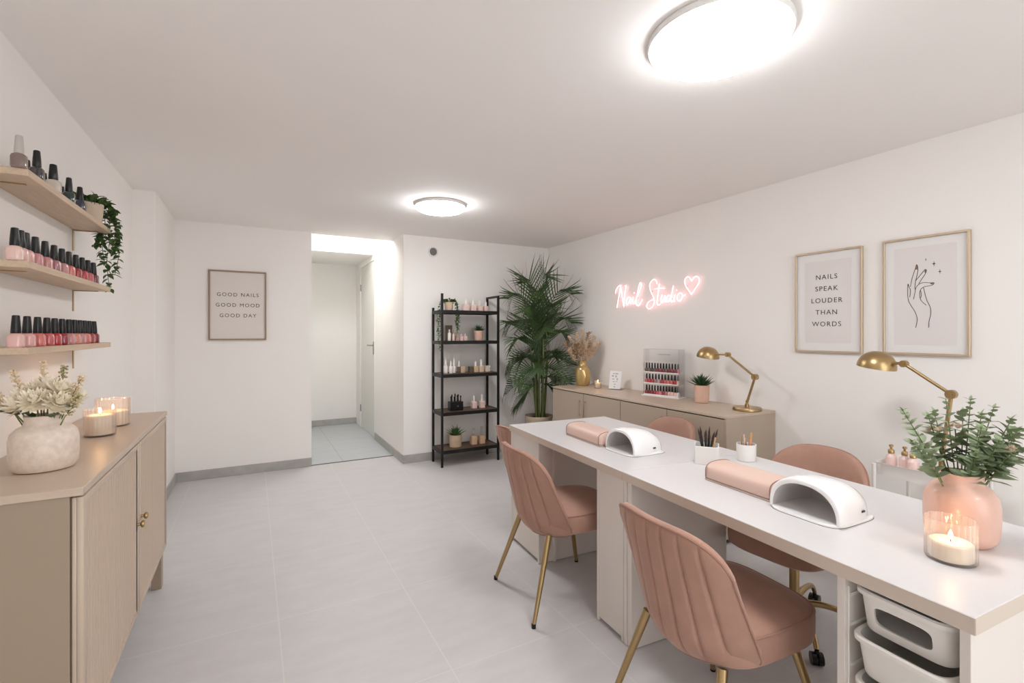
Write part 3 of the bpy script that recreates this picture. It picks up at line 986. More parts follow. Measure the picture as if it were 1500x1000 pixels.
VG = Vector((3.005, 4.0, .84))
vase('gold glass vase of dried flowers at the palm end of the long sideboard', VG,
     [(.050, 0), (.058, .002), (.072, .022), (.079, .06), (.080, .13), (.076, .168), (.062, .192), (.045, .205), (.0375, .214), (.0375, .252), (.041, .258), (.036, .259), (.034, .252), (.034, .215)], GOLDGLASS)
def dried(tip, seed):
    rnd = random.Random(seed)
    t = thing('dried_flower_stem', 'thin dried tan flower stem in the bunch in the gold vase', 'dried flower', VG, 0, 'dried stems in the gold vase')
    tv = rf(*tip) + Vector((0, 0, .255))
    P = curve_to((tv.x*.06, tv.y*.06, .12), tv)
    n = len(P)
    MB().tube(P, .0016, 5).build('stem', DRIEDD, t)
    mb = MB()
    for k in range(int(n*.48), n):
        td = (P[k]-P[k-1]).normalized()
        for j in range(7):
            o = Matrix.Rotation(rnd.uniform(0, 2*pi), 3, td) @ td.orthogonal().normalized()
            dd = o*rnd.uniform(.5, 1) + td
            L = rnd.uniform(.02, .05)
            mb.tube([P[k], P[k]+dd.normalized()*L], .0007, 4)
            mb.leaf(P[k]+dd.normalized()*L*.7, dd, td, .026, .015, .2, .3, 3)
            mb.ball(P[k]+dd.normalized()*L, .0034, n=5, m=4)
    mb.build('florets', DRIED if seed % 4 else DRIEDD, t)
k = 0
for r, f, h in [(-.165, .0, .16), (-.12, .03, .225), (-.06, -.03, .255), (0, .02, .285), (.06, -.01, .265), (.115, .02, .225), (.15, -.02, .17), (-.135, -.05, .10), (-.06, -.08, .16), (.03, -.08, .17), (.10, -.06, .13), (.0, .04, .20), (-.09, .05, .15), (.075, .04, .17), (-.03, -.05, .11), (.05, -.03, .1)]:
    dried((r, f*.5, h), 200+k)
    k += 1

# ------------------------------------------------------------------ long sideboard on the right wall
t = thing('sideboard', 'long low beige sideboard with four flat doors along the right wall', 'sideboard', (2.70, 2.06, 0))
L, D, Z = 2.04, XR-2.70-.002, .84
MB().box(0, D, 0, L, Z-.018, Z, .002, 1).build('top', BEIGE, t, smooth=False)
MB().box(.020, D, .001, L-.001, .04, Z-.0185, .001, 1).build('carcass', BEIGE_R, t, smooth=False)
MB().box(.05, D-.02, .03, L-.03, 0, .0395).build('plinth', DARKGAP, t, smooth=False)
MB().box(.0165, .0198, .004, L-.004, .045, Z-.019).build('door_recess', DARKGAP, t, smooth=False)
for i in range(4):
    y0, y1 = i*.51 + .003, (i+1)*.51 - .003
    if i == 0:
        y0 = .018
    dr = MB().box(.001, .0162, y0, y1, .05, Z-.026, .0015, 1).build('door', BEIGE_R, t, smooth=False)
    hy = y1 - .035 if i % 2 == 0 else y0 + .035
    MB().cyl((-.018, hy, .60), (-.018, hy, .76), .0035, n=10).cyl((.001, hy, .615), (-.018, hy, .615), .0035, n=8).cyl((.001, hy, .745), (-.018, hy, .745), .0035, n=8).build('handle', mat('handle_beige', rgb(168, 148, 130), .35, .3), dr)
MB().box(.0, .0198, 0, .0165, .04, Z-.0185, .001, 1).build('side_panel', BEIGE_R, t, smooth=False)

# card on a clear stand
t = thing('card_stand', 'small white printed card on a clear stand on the long sideboard', 'card', (3.06, 3.565, .84), radians(-62))
MB().box(-.062, .075, -.035, .045, 0, .005, .001, 1).build('base', ACRYL, t, smooth=False)
M = Matrix.Translation((0, -.012, .0065)) @ Matrix.Rotation(radians(-14), 4, 'X')
MB().box(-.058, .058, -.0015, .0015, 0, .175, .0008, 1, M).build('card', WHITEP, t, smooth=False)
mb = MB()
for cx, cz, w, h in [(-.018, .148, .016, .010), (.012, .148, .03, .010), (-.026, .125, .02, .014), (.006, .122, .014, .02), (-.018, .095, .024, .008), (.02, .095, .014, .018), (-.012, .070, .02, .008), (.016, .072, .02, .006), (0, .045, .014, .01), (.0, .02, .012, .012)]:
    mb.box(cx-w/2, cx+w/2, -.0022, -.0014, cz-h/2, cz+h/2, 0, 1, M)
mb.build('print', mat('pale_grey_print', rgb(184, 176, 172), .7), t, smooth=False)

# acrylic polish rack
RKL, RKR = Vector((3.005, 3.13, .84)), Vector((3.078, 2.80, .84))
ra = atan2(RKR.y-RKL.y, RKR.x-RKL.x)
W = (RKR-RKL).length
t = thing('polish_rack', 'clear acrylic display rack of polish bottles on the long sideboard', 'rack', RKL, ra)
HT, DP = .405, .105
MB().box(-.012, W+.012, -.012, DP+.01, 0, .008, .001, 1).build('base', SHELFW, t, smooth=False)
for x in (0, W-.005):
    MB().box(x, x+.005, 0, DP, .0082, HT, .001, 1).build('side_panel', ACRYL, t, smooth=False)
MB().box(.0052, W-.0052, DP-.004, DP, .0082, HT, .0005, 1).build('back_panel', ACRYL, t, smooth=False)
MB().box(.0052, W-.0052, .004, DP-.0042, HT-.004, HT).build('top_panel', ACRYL, t, smooth=False)
MB().box(.0052, W-.0052, .030, .033, .300, HT-.0045).build('header_panel', ACRYL, t, smooth=False)
mb = MB()
x = W*.38
rnd = random.Random(3)
for i in range(11):
    w = rnd.uniform(.006, .011)
    mb.box(x, x+w, .0285, .0298, .355, .363)
    x += w+.0025
mb.build('header_print', mat('header_grey', rgb(168, 158, 152), .7), t, smooth=False)
tiers = (.012, .110, .205)
for i, z in enumerate(tiers):
    MB().box(.0052, W-.0052, .004, DP-.0045, z-.004 if i else .0082, z, .0005, 1).box(.0052, W-.0052, .0045, .0075, z, z+.005).build('tier', SHELFW, t, smooth=False)
rows = [(['cherry red', 'burgundy', 'deep red', 'cherry red', 'rose', 'rose pink', 'red', 'mauve', 'pale pink', 'milky pink', 'milky pink', 'white'], 'bottom', tiers[0]),
        (['rose', 'red', 'bright red', 'mauve', 'light grey', 'red', 'rose', 'coral pink', 'rose', 'red', 'nude'], 'middle', tiers[1]),
        (['dark brown', 'taupe', 'charcoal', 'dark brown', 'wine', 'wine', 'plum', 'dark brown', 'burgundy', 'wine', 'burgundy', 'rose'], 'top', tiers[2])]
for cols, nm, z in rows:
    n = len(cols)
    sp = (W-.036)/(n-1)
    for i, c in enumerate(cols):
        p = RKL + Matrix.Rotation(ra, 3, 'Z') @ Vector((.017+sp*i, .030, z + .0005))
        bottle(p, c, '%s polish bottle, %s from the left on the %s tier of the acrylic rack' % (c, ORD[i], nm), 'polishes on the %s tier of the rack' % nm, (.56, .56, .76), BLACKP, ra)

spiky('spiky green succulent in blush pot on the long sideboard beside the lamp', 'succulent_plant', (3.085, 2.575, .84), .056, .136, POTPINK, LEAFS, 34, .118, .026, 5, .95, .052)

# ------------------------------------------------------------------ brass lamps
def desk_lamp(label, loc, pts, r_base, base_m=BRASS_M, base_h=.022):
    """pts: local points: post foot, elbow, wrist, shade centre (rim plane) ; shade radius"""
    t = thing('desk_lamp', label, 'lamp', loc)
    foot, elbow, wrist, shade, sr = pts
    MB().lathe([(r_base*.97, 0), (r_base, .003), (r_base, base_h-.004), (r_base*.97, base_h), (.004, base_h+.001)], 44).build('base', base_m, t)
    f = Vector(foot); e = Vector(elbow); w = Vector(wrist); s = Vector(shade)
    b = Vector((f.x, f.y, base_h))
    MB().tube([b, b+Vector((0, 0, .02)), b+Vector((0, 0, .022)), b+Vector((0, 0, .045))], [.014, .014, .009, .009], 16).cyl(b+Vector((0, 0, .03)), e, .0085, n=16).build('post', BRASS_M, t)
    def joint(p, r):
        MB().cyl(p-Vector((.014, 0, 0)), p+Vector((.014, 0, 0)), r, n=22).cyl(p-Vector((.018, 0, 0)), p+Vector((.018, 0, 0)), r*.45, n=12).build('joint', BRASS_M, t)
    joint(e, .021)
    MB().cyl(e, w, .0075, n=16).build('arm', BRASS_M, t)
    joint(w, .017)
    ax = (s - w); ax.z = 0; ax.normalize()
    tilt = radians(9)
    up = Vector((0, 0, 1))
    upv = (up*cos(tilt) - ax*sin(tilt)).normalized()
    q = upv.to_track_quat('Z', 'Y').to_matrix()
    c = s
    prof = []
    for i in range(13):
        a = i/12*pi/2
        prof.append((sr*cos(a)**.9 if i < 12 else .003, sr*1.0*sin(a)))
    inner = [(max(r-.003, .001), z*.96) for r, z in prof[::-1]]
    mb = MB()
    rs = []
    for r, z in prof:
        rs.append([c + q @ Vector((r*cos(2*pi*k/40), r*sin(2*pi*k/40), z)) for k in range(40)])
    mb.rings(rs, cap0=False)
    mb.build('shade', BRASS_M, t)
    mb = MB()
    rs = []
    for r, z in inner:
        rs.append([c + q @ Vector((r*cos(2*pi*k/40), r*sin(2*pi*k/40), z-.0005)) for k in range(40)])
    mb.rings(rs, cap1=False)
    mb.build('shade_lining', mat('shade_white', rgb(240, 236, 228), .5), t)
    MB().ball(c + q @ Vector((0, 0, .028)), .022).build('bulb', LAMPBODY, t)
    MB().cyl(w, c - ax*sr*.90 + Vector((0, 0, sr*.34)), .007, n=12).build('shade_neck', BRASS_M, t)
    return t
desk_lamp('brass desk lamp with dome shade on the long sideboard', (3.055, 2.165, .84),
          ((0, 0, 0), (-.005, -.065, .238), (-.005, .150, .384), (-.005, .325, .356), .082), .094)
desk_lamp('brass lamp with dome shade standing on the white trolley', (2.865, 1.020, .698),
          ((0, 0, 0), (-.01, -.042, .398), (-.01, .142, .530), (-.01, .262, .503), .086), .094, BRASS_M, .030)

# ------------------------------------------------------------------ white trolley with pump bottles
t = thing('trolley', 'white metal trolley beside the right wall behind the desks', 'trolley', (2.685, .885, 0))
TW, TD = .36, .345
WM = mat('white_powder_coat', rgb(236, 232, 228), .4)
def tray(z0, z1):
    mb = MB()
    r = [(0, z0, -.012), (0, z0, 0), (0, z1-.004, .0), (0, z1, .003), (0, z1, -.002), (0, z0+.004, -.004), (0, z0+.004, -.02)]
    secs = []
    for _, z, g in r:
        secs.append((TW/2, TD/2, z, TW/2-.006+g, TD/2-.006+g, 8))
    return mb.sect(secs, 64)
for z0, z1 in ((.69, .748), (.39, .448), (.10, .158)):
    tray(z0, z1).build('tray', WM, t)
for x in (.004, TW-.004):
    for y in (.012, TD-.012):
        MB().cyl((x, y, .055), (x, y, .74), .008, n=10).build('post', WM, t)
        MB().cyl((x-.010, y, .027), (x+.010, y, .027), .026, n=20).cyl((x, y, .03), (x, y, .06), .008, n=8).build('caster', BLACKP, t)
PUMPL = mat('pale_pink_lotion', rgb(236, 206, 198), .3, coat=.3)
for i, (x, y, lb) in enumerate([(2.79, 1.172, 'pale pink pump bottle, furthest from the brass lamp on the trolley'), (2.795, 1.118, 'pale pink pump bottle in the middle of three on the trolley'), (2.80, 1.062, 'pale pink pump bottle, closest to the brass lamp on the trolley')]):
    # keep clear of the lamp base
    t = thing('pump_bottle', lb, 'bottle', (x-.04 if i == 2 else x-.01, y + (.025 if i == 2 else .012), .6945), radians(200), 'pump bottles on the trolley')
    MB().lathe([(.020, 0), (.0225, .003), (.023, .008), (.023, .071), (.021, .080), (.013, .087), (.012, .092)], 28).build('body', PUMPL, t)
    MB().lathe([(.0115, .0925), (.0135, .094), (.0135, .108), (.011, .111), (.005, .112), (.005, .124), (.009, .125), (.009, .134), (.002, .136)], 20).cyl((0, 0, .130), (.028, 0, .128), .0035, n=8).build('pump', BRASS, t)

# ------------------------------------------------------------------ desks
TP = Vector((1.372, .430, 0))
TA = radians(-3.55)
TR = Matrix.Rotation(TA, 3, 'Z')
TZ = .765
def tx(x, y, z=0.0):
    return TP + TR @ Vector((x, y, z))
TWD = .772
# far desk
t = thing('desk', 'white desk at the palm end, carrying the smaller looking nail lamp', 'desk', tx(0, 1.2055), TA)
MB().box(0, TWD, .001, 1.205, TZ-.040, TZ, .0015, 1).build('tabletop', WHITELAM, t, smooth=False)
MB().box(-.0012, 0, .001, 1.205, TZ-.0385, TZ-.0015).build('edge_band', LAMEDGE, t, smooth=False)
MB().box(.006, .46, .80, .818, .003, TZ-.0405, .001, 1).box(.006, .46, 1.175, 1.193, .003, TZ-.0405, .001, 1).box(.010, .028, .818, 1.175, .02, TZ-.0405, .001, 1).box(.03, .46, .818, 1.175, .003, .02).box(.44, .46, .818, 1.175, .02, TZ-.041).build('pedestal', LAMPANEL, t, smooth=False)
MB().box(.10, .118, .786, .7995, .003, TZ-.0405, .001, 1).build('panel_edge', LAMPANEL, t, smooth=False)
MB().box(.004, .52, .0, .018, .003, TZ-.0405, .001, 1).box(.004, .52, .185, .203, .003, TZ-.0405, .001, 1).box(.006, .022, .018, .185, .02, TZ-.0405, .001, 1).box(.03, .52, .018, .185, .003, .02).box(.50, .52, .018, .185, .02, TZ-.041).build('pedestal', LAMPANEL, t, smooth=False)
# near desk
t = thing('desk', 'white desk nearest to us, carrying the pink vase and storage bins', 'desk', tx(0, 0), TA)
MB().box(0, TWD, 0, 1.2035, TZ-.040, TZ, .0015, 1).build('tabletop', WHITELAM, t, smooth=False)
MB().box(-.0012, 0, 0, 1.2035, TZ-.0385, TZ-.0015).box(0, TWD, -.0012, 0, TZ-.0385, TZ-.0015).build('edge_band', LAMEDGE, t, smooth=False)
MB().box(.004, .58, 1.150, 1.168, .003, TZ-.0405, .001, 1).box(.004, .58, 1.1845, 1.2025, .003, TZ-.0405, .001, 1).box(.010, .022, 1.168, 1.1845, .003, TZ-.0405).build('leg_panel', LAMPANEL, t, smooth=False)
MB().box(.008, .74, .010, .030, .003, TZ-.0405, .001, 1).build('side_panel', LAMPANEL, t, smooth=False)
MB().box(.008, .74, .272, .292, .003, TZ-.0405, .001, 1).build('side_panel', LAMPANEL, t, smooth=False)
MB().box(.720, .738, .031, .271, .003, TZ-.0405).box(.02, .719, .031, .271, .05, .068).build('back_panel', LAMPANEL, t, smooth=False)
for y0, y1 in ((.0305, .034), (.268, .2715)):
    mb = MB()
    for z in (.690, .610, .500, .388, .276):
        mb.box(.03, .70, y0, y1, z-.018, z-.010)
    mb.box(.02, .024, y0, y1, .07, .70)
    mb.build('bin_rail', WHITEBIN, t, smooth=False)

# white storage bins in the near desk
def bin_(label, xf, z0, z1, handle, y0=.037, y1=.265, lip=.010, depth=.42):
    t = thing('storage_bin', label, 'bin', tx(xf, 0), TA, 'white storage bins under the desk')
    yc, hy = (y0+y1)/2, (y1-y0)/2
    xc, hx = depth/2, depth/2
    tp = .86
    h = z1-z0
    mb = MB()
    N = 64
    out = [(xc, yc, z0, hx*tp, hy*tp, 7), (xc, yc, z0+.006, hx*tp+.003, hy*tp+.003, 7), (xc, yc, z1-.014, hx-.008, hy-.008, 7)]
    rim = [(xc, yc, z1-.014, hx, hy, 7), (xc, yc, z1-.004, hx+.001, hy, 7), (xc, yc, z1, hx-.003, hy-.004, 7), (xc, yc, z1-.002, hx-.011, hy-.011, 7)]
    inn = [(xc, yc, z0+.012, hx*tp-.004, hy*tp-.004, 7), (xc, yc, z0+.010, hx*tp-.03, hy*tp-.03, 7)]
    if not handle:
        mb.sect(out+rim+inn, N)
        mb.build('body', WHITEBIN, t)
    else:
        mb.sect(out+rim+inn, N)
        b = mb.build('body', WHITEBIN, t)
        # handle opening through the front wall
        cut = MB()
        rs = []
        for x in (-.03, .06):
            rs.append([(x, yc + .062*((1 if cos(a) >= 0 else -1)*abs(cos(a))**.45), (z0+z1)/2 - .006 + .026*((1 if sin(a) >= 0 else -1)*abs(sin(a))**.45)) for a in [2*pi*k/40 for k in range(40)]])
        cut.rings(rs)
        co = cut.build('cutter', WHITEBIN, t)
        md = b.modifiers.new('opening', 'BOOLEAN')
        md.object = co
        md.operation = 'DIFFERENCE'
        md.solver = 'EXACT'
        dg = bpy.context.evaluated_depsgraph_get()
        me = bpy.data.meshes.new_from_object(b.evaluated_get(dg))
        b.modifiers.clear()
        b.data = me
        me.polygons.foreach_set('use_smooth', [True]*len(me.polygons))
        me.set_sharp_from_angle(angle=radians(40))
        bpy.data.objects.remove(co)
    return t
bin_('topmost white storage bin with a handle opening under the near desk', .012, .600, .712, True)
bin_('second white storage bin under the near desk, with a wide protruding rim', -.002, .484, .592, False, depth=.44)
bin_('third white storage bin down under the near desk', .004, .362, .470, False)

# ------------------------------------------------------------------ nail lamps, hand rests, pots on the desks
def nail_lamp(label, loc, rotz, s):
    t = thing('nail_lamp', label, 'nail lamp', loc, rotz, 'white nail lamps', (s, s, s))
    def arch(x, w, h, z0, p=2.5, n=28, back=0.0):
        ring = []
        for k in range(n+1):
            a = pi*k/n
            ca, sa = cos(a), sin(a)
            ring.append((x + back*abs(sa)**1.5, w*(abs(ca)**(2/p))*(1 if ca >= 0 else -1), z0 + h*abs(sa)**(2/p)))
        return ring
    N = 28
    z0 = .0085
    outer = [arch(0.000, .116, .108, z0), arch(.003, .120, .113, z0), arch(.05, .121, .116, z0), arch(.10, .119, .114, z0), arch(.15, .113, .105, z0), arch(.19, .102, .088, z0), arch(.215, .086, .062, z0), arch(.225, .07, .036, z0), arch(.228, .045, .012, z0)]
    inner = [arch(.190, .085, .074, z0, 2.3), arch(.15, .100, .088, z0, 2.3), arch(.05, .106, .096, z0, 2.3), arch(.001, .107, .098, z0, 2.3)]
    mb = MB()
    o = 0
    allr = outer
    for r in allr:
        mb.v.extend(r)
    n = N+1
    for i in range(len(allr)-1):
        for j in range(N):
            mb.f.append([i*n+j, i*n+j+1, (i+1)*n+j+1, (i+1)*n+j])
    mb.f.append([(len(allr)-1)*n+j for j in range(n)])
    # front rim joins outer to inner
    o = len(mb.v)
    mb.v.extend(arch(.001, .107, .098, z0, 2.3))
    for j in range(N):
        mb.f.append([j, j+1, o+j+1, o+j])
    mb.build('shell', WHITEP, t, ang=60)
    mb = MB()
    for r in inner:
        mb.v.extend(r)
    for i in range(len(inner)-1):
        for j in range(N):
            mb.f.append([i*n+j, i*n+j+1, (i+1)*n+j+1, (i+1)*n+j])
    mb.f.append([j for j in range(n)])
    mb.build('lining', GREYIN, t, ang=60)
    MB().sect([(.104, 0, 0, .124, .119, 5), (.104, 0, .0015, .126, .121, 5), (.104, 0, .006, .126, .121, 5), (.104, 0, .0085, .124, .119, 5)], 56).build('base_plate', WHITEP, t)
    MB().sect([(.104, 0, .0003, .1268, .1218, 5), (.104, 0, .0014, .1268, .1218, 5)], 56).build('base_seam', mat('seam_grey', rgb(120, 114, 112), .5), t)
    MB().box(.128, .146, -.1168, -.110, .030, .0365, .001, 1).build('socket', BLACKP, t, smooth=False)
    return t
nail_lamp('white arched nail lamp nearer to us, in front of the bigger looking pink hand rest', tx(.215, .527, TZ), TA+radians(2), 1.0)
nail_lamp('white arched nail lamp at the far desk, next to the brush pots', tx(.200, 1.490, TZ), TA+radians(2), .98)

def hand_rest(label, loc, rotz, L):
    t = thing('hand_rest', label, 'hand rest', loc, rotz, 'pink hand rests')
    secs = []
    W, Hh = .078, .076
    N = 28
    def ring(y, k):
        r = []
        for j in range(N):
            a = 2*pi*j/N
            x = cos(a); z = sin(a)
            p = 2.6 if z > 0 else 9
            xx = W*k*abs(x)**(2/p)*(1 if x >= 0 else -1)
            zz = abs(z)**(2/p)*(1 if z >= 0 else -1)
            zz = .007 + (Hh-.007)*(.5+.5*zz) if zz > -.999 else .007
            zc = .007 + (Hh-.007)*.45
            r.append((xx, y, zc + (zz-zc)*k))
        return r
    ys = [(-L/2, .80), (-L/2+.004, .92), (-L/2+.012, .985), (-L/2+.03, 1), (0, 1.0), (L/2-.03, 1), (L/2-.012, .985), (L/2-.004, .92), (L/2, .80)]
    MB().rings([ring(y, k) for y, k in ys]).build('pad', LEATHER, t)
    for s in (-1, 1):
        MB().tube(ring(s*(L/2-.010), 1.0), .0018, 6, closed=True).build('seam', PIPING, t)
    MB().box(-W*.98, W*.98, -L/2+.004, L/2-.004, 0, .0085, .003, 2).build('base_board', mat('rest_base', rgb(190, 172, 160), .6), t, smooth=False)
hand_rest('pink padded hand rest on the near desk, right behind the nail lamp', tx(.315, .812, TZ), TA, .315)
hand_rest('pink padded hand rest at the far end of the far desk', tx(.250, 1.800, TZ), TA, .35)

t = thing('brush_pot', 'square white pot full of black brushes on the desk', 'pot', tx(.46, 1.160, TZ), radians(38))
mb = MB()
mb.sect([(0, 0, 0, .052, .052, 14), (0, 0, .002, .054, .054, 14), (0, 0, .084, .054, .054, 14), (0, 0, .085, .053, .053, 14), (0, 0, .085, .049, .049, 14), (0, 0, .006, .048, .048, 14)], 64).build('body', mat('frosted_white', rgb(230, 226, 222), .35), t)
BP = tx(.46, 1.160, TZ)
rnd = random.Random(11)
bdir = [(-.045, -.01, .165), (-.028, .01, .170), (-.014, -.012, .150), (.0, .01, .155), (.010, -.012, .140), (.020, .015, .168), (.030, -.005, .140), (.042, .01, .145), (.052, .0, .158)]
for i, (r, f, h) in enumerate(bdir):
    wood = i == 8
    t = thing('brush', ('light wooden brush leaning in the square white pot' if wood else 'slim black brush among others in the square white pot'), 'brush', BP, 0, None if wood else 'black brushes in the square pot')
    a = CR*(r*.25) + CF*(f*.6) + Vector((0, 0, .008))
    b = CR*r + CF*f + Vector((0, 0, h))
    m = a + (b-a)*.72
    MB().tube([a, m, m+(b-a)*.02], [.0035, .0045, .0035], 10).build('handle', mat('light_wood', rgb(196, 152, 104), .5) if wood else BLACKP, t)
    MB().tube([m+(b-a)*.02, m+(b-a)*.12, b], [.0035, .0045, .0008], 10).build('bristles', mat('dark_bristle', rgb(60, 44, 40), .8), t)
t = thing('cosmetics_cup', 'round white cup of small tools behind the square brush pot', 'cup', tx(.665, 1.108, TZ))
MB().lathe([(.038, 0), (.043, .002), (.0445, .078), (.044, .08), (.0405, .08), (.040, .006)], 40, cap1=True).build('body', mat('frosted_white', rgb(230, 226, 222), .35), t)
CP = tx(.665, 1.108, TZ)
for i, (r, f, h, mm, lb, nm, rad) in enumerate([(-.027, 0, .135, BRASS, 'thin rose gold tweezers in the round white cup', 'tweezers', .003), (-.016, -.01, .128, mat('blush_plastic', rgb(226, 190, 176), .4), 'blush coloured stick in the round white cup', 'cuticle_stick', .0035),
                                          (.024, -.002, .135, mat('amber_wood', rgb(206, 150, 96), .5), 'amber wooden nail file in the round white cup', 'nail_file', .006), (-.002, .01, .105, mat('silver_tool', rgb(170, 150, 140), .3, .6), 'short silver tube in the round white cup', 'cosmetic_tube', .009),
                                          (.014, -.014, .102, mat('copper_tube', rgb(206, 150, 116), .35, .3), 'short copper tube in the round white cup', 'cosmetic_tube', .009)]):
    t = thing(nm, lb, 'tool', CP)
    a = CR*(r*.6) + CF*(f*.6) + Vector((0, 0, .0075))
    b = CR*r + CF*f + Vector((0, 0, h))
    MB().tube([a, a+(b-a)*.7], [rad, rad], 12).build('shaft', mm, t)
    MB().tube([a+(b-a)*.702, a+(b-a)*.93, b], [rad*.85, rad*.8, rad*.5], 12).build('tip', mm if nm != 'tweezers' else BRASS, t)

# ------------------------------------------------------------------ chairs
def chair_shell(t, etop=4.0):
    # seat cushion
    secs = []
    sx, sy, rx, ry, p = .070, 0, .232, .219, 3.8
    for z, k in [(.376, .82), (.380, .92), (.391, .985), (.412, 1.0), (.460, 1.0), (.475, .985), (.482, .95)]:
        secs.append((sx, sy, z, rx*k, ry*k, p))
    for z, k in [(.488, .88), (.494, .70), (.498, .45), (.4995, .15)]:
        secs.append((sx, sy, z, rx*k, ry*k, 3.0))
    MB().sect(secs, 64).build('seat', VELVET, t)
    ring = []
    for k in range(80):
        a = 2*pi*k/80
        ca, sa = cos(a), sin(a)
        ring.append((sx+.2285*abs(ca)**(2/p)*(1 if ca >= 0 else -1), .2155*abs(sa)**(2/p)*(1 if sa >= 0 else -1), .4762))
    MB().tube(ring, .0042, 6, closed=True).build('seat_piping', PIPING, t)
    # back shell
    zc, hz = .578, .222
    gro = [-.72, -.48, -.24, 0, .24, .48, .72]
    S = set([-.985, -.97, -.95, -.92, -.88, -.84, -.8, .8, .84, .88, .92, .95, .97, .985])
    for g in gro:
        for dd in (-.06, -.03, -.012, 0, .012, .03, .06, .12):
            S.add(round(g+dd, 4))
    S = sorted(S)
    V = [-1+2*i/30 for i in range(31)]
    def centre(s, v):
        e = etop if v > 0 else 5.5
        lim = (1-abs(s)**e)**(1/e)
        zz = zc + hz*v*lim
        q = (zz - (zc-hz))/(2*hz)           # 0 bottom .. 1 top
        w = .226 + .012*q - .018*max(0, 1-q/.25)**2
        x0 = -.178 - .096*q + .040*max(0, 1-q/.25)**2
        wrap = .185 - .125*q**.8
        return Vector((x0 + wrap*s*s, w*s*(1-.10*max(0, 1-q/.22)**2), zz)), q, w
    def nrm(s, v):
        e = .01
        a = centre(max(-.985, s-e), v)[0]; b = centre(min(.985, s+e), v)[0]
        c0 = centre(s, max(-1, v-.05))[0]; c1 = centre(s, min(1, v+.05))[0]
        n = (b-a).cross(c1-c0)
        if n.length < 1e-9:
            n = Vector((1, 0, 0))
        n.normalize()
        return n                            # points towards +x (sitter)
    T = .024
    F, B = [], []
    for v in V:
        fr_, br_ = [], []
        for s in S:
            c, q, w = centre(s, v)
            n = nrm(s, v)
            if n.x < 0:
                n = -n
            edge = max(abs(s)**6, abs(v)**8)
            th = T*(1-.55*edge)
            gd = 0
            for g in gro:
                gd += .0075*math.exp(-((s-g)/.016)**2)*(1-abs(v)**10)
            fr_.append(c + n*(th))
            br_.append(c - n*(th - gd*1.0))
        F.append(fr_); B.append(br_)
    mb = MB()
    nS, nV = len(S), len(V)
    for r in F + B:
        mb.v.extend(tuple(p) for p in r)
    off = nS*nV
    for i in range(nV-1):
        for j in range(nS-1):
            a = i*nS+j
            mb.f.append([a, a+1, a+nS+1, a+nS])
            mb.f.append([off+a, off+a+nS, off+a+nS+1, off+a+1])
    for j in range(nS-1):
        mb.f.append([j, off+j, off+j+1, j+1])
        a = (nV-1)*nS+j
        mb.f.append([a, a+1, off+a+1, off+a])
    for i in range(nV-1):
        a = i*nS
        mb.f.append([a, a+nS, off+a+nS, off+a])
        a = i*nS+nS-1
        mb.f.append([a, off+a, off+a+nS, a+nS])
    mb.build('backrest', VELVET, t, ang=75)
    rim = [B[0][j] for j in range(nS)] + [B[i][-1] for i in range(1, nV)] + [B[-1][j] for j in range(nS-2, -1, -1)] + [B[i][0] for i in range(nV-2, 0, -1)]
    clean = [rim[0]]
    for p in rim[1:]:
        if (p-clean[-1]).length > .006:
            clean.append(p)
    MB().tube(clean, .0042, 6, closed=True).build('back_piping', PIPING, t)

def dining_chair(label, loc, rotz, group, scale=None):
    t = thing('velvet_chair', label, 'chair', loc, rotz, group, scale)
    chair_shell(t)
    for sx_ in (-1, 1):
        for sy_ in (-1, 1):
            top = Vector((.02+.155*sx_, .165*sy_, .385))
            ft = Vector((.005+.262*sx_, .242*sy_, .006))
            lg = MB().tube([top, ft], [.0155, .0095], 16).build('leg', BRASS_M, t)
            MB().cyl(ft + Vector((0, 0, -.006)), ft+Vector((0, 0, .012))+(top-ft)*.005, .0105, n=12).build('foot_cap', BLACKP, lg)
    return t
G = 'pink velvet chairs with brass legs'
c1 = dining_chair('pink velvet chair with brass legs at the near desk, closest to us', (1.373, 1.104, 0), radians(-4), G)
c2 = dup(c1, (1.434, 2.137, 0), radians(-5), 'pink velvet chair with brass legs tucked in at the far desk', G)
def swivel_chair(label, loc, rotz, spin, R=.275):
    t = thing('swivel_chair', label, 'chair', loc, rotz, 'pink velvet swivel chairs')
    chair_shell(t, 2.7)
    MB().sect([(.02, 0, .358, .10, .09, 4), (.02, 0, .3755, .14, .13, 4)], 32).build('seat_plate', mat('chair_under_brown', rgb(74, 56, 48), .6), t)
    MB().cyl((.02, 0, .10), (.02, 0, .27), .021, n=24).cyl((.02, 0, .27), (.02, 0, .3585), .013, n=20).build('stem', BRASS_M, t)
    MB().lathe([(.035, .095), (.04, .10), (.04, .132), (.03, .138)], 28, (.02, 0, 0)).build('hub', BRASS_M, t)
    for k in range(5):
        a = spin + 2*pi*k/5
        ca, sa = cos(a), sin(a)
        P = spline([(.02+ca*.03, sa*.03, .118), (.02+ca*R*.47, sa*R*.47, .128), (.02+ca*R*.84, sa*R*.84, .108), (.02+ca*R, sa*R, .062)], 6)
        lg = MB().tube(P, [.015-.0003*i for i in range(len(P))], 12).build('base_leg', BRASS_M, t)
        cx, cy = .02+ca*R, sa*R
        pr = Vector((-sa, ca, 0))
        mb = MB()
        for s in (-.013, .013):
            c = Vector((cx, cy, .0255)) + pr*s
            mb.cyl(c-pr*.009, c+pr*.009, .025, n=22)
        mb.cyl((cx, cy, .03), (cx, cy, .062), .009, n=10)
        mb.build('caster', BLACKP, lg)
    return t
s1 = swivel_chair('pink velvet swivel chair on casters behind the near desk', (2.270, 1.350, 0), radians(184), radians(44))
s1.scale = (1, 1, 1.01)
s2 = swivel_chair('pink velvet swivel chair behind the far desk, in front of the long sideboard', (2.300, 2.36, 0), radians(176), .3)

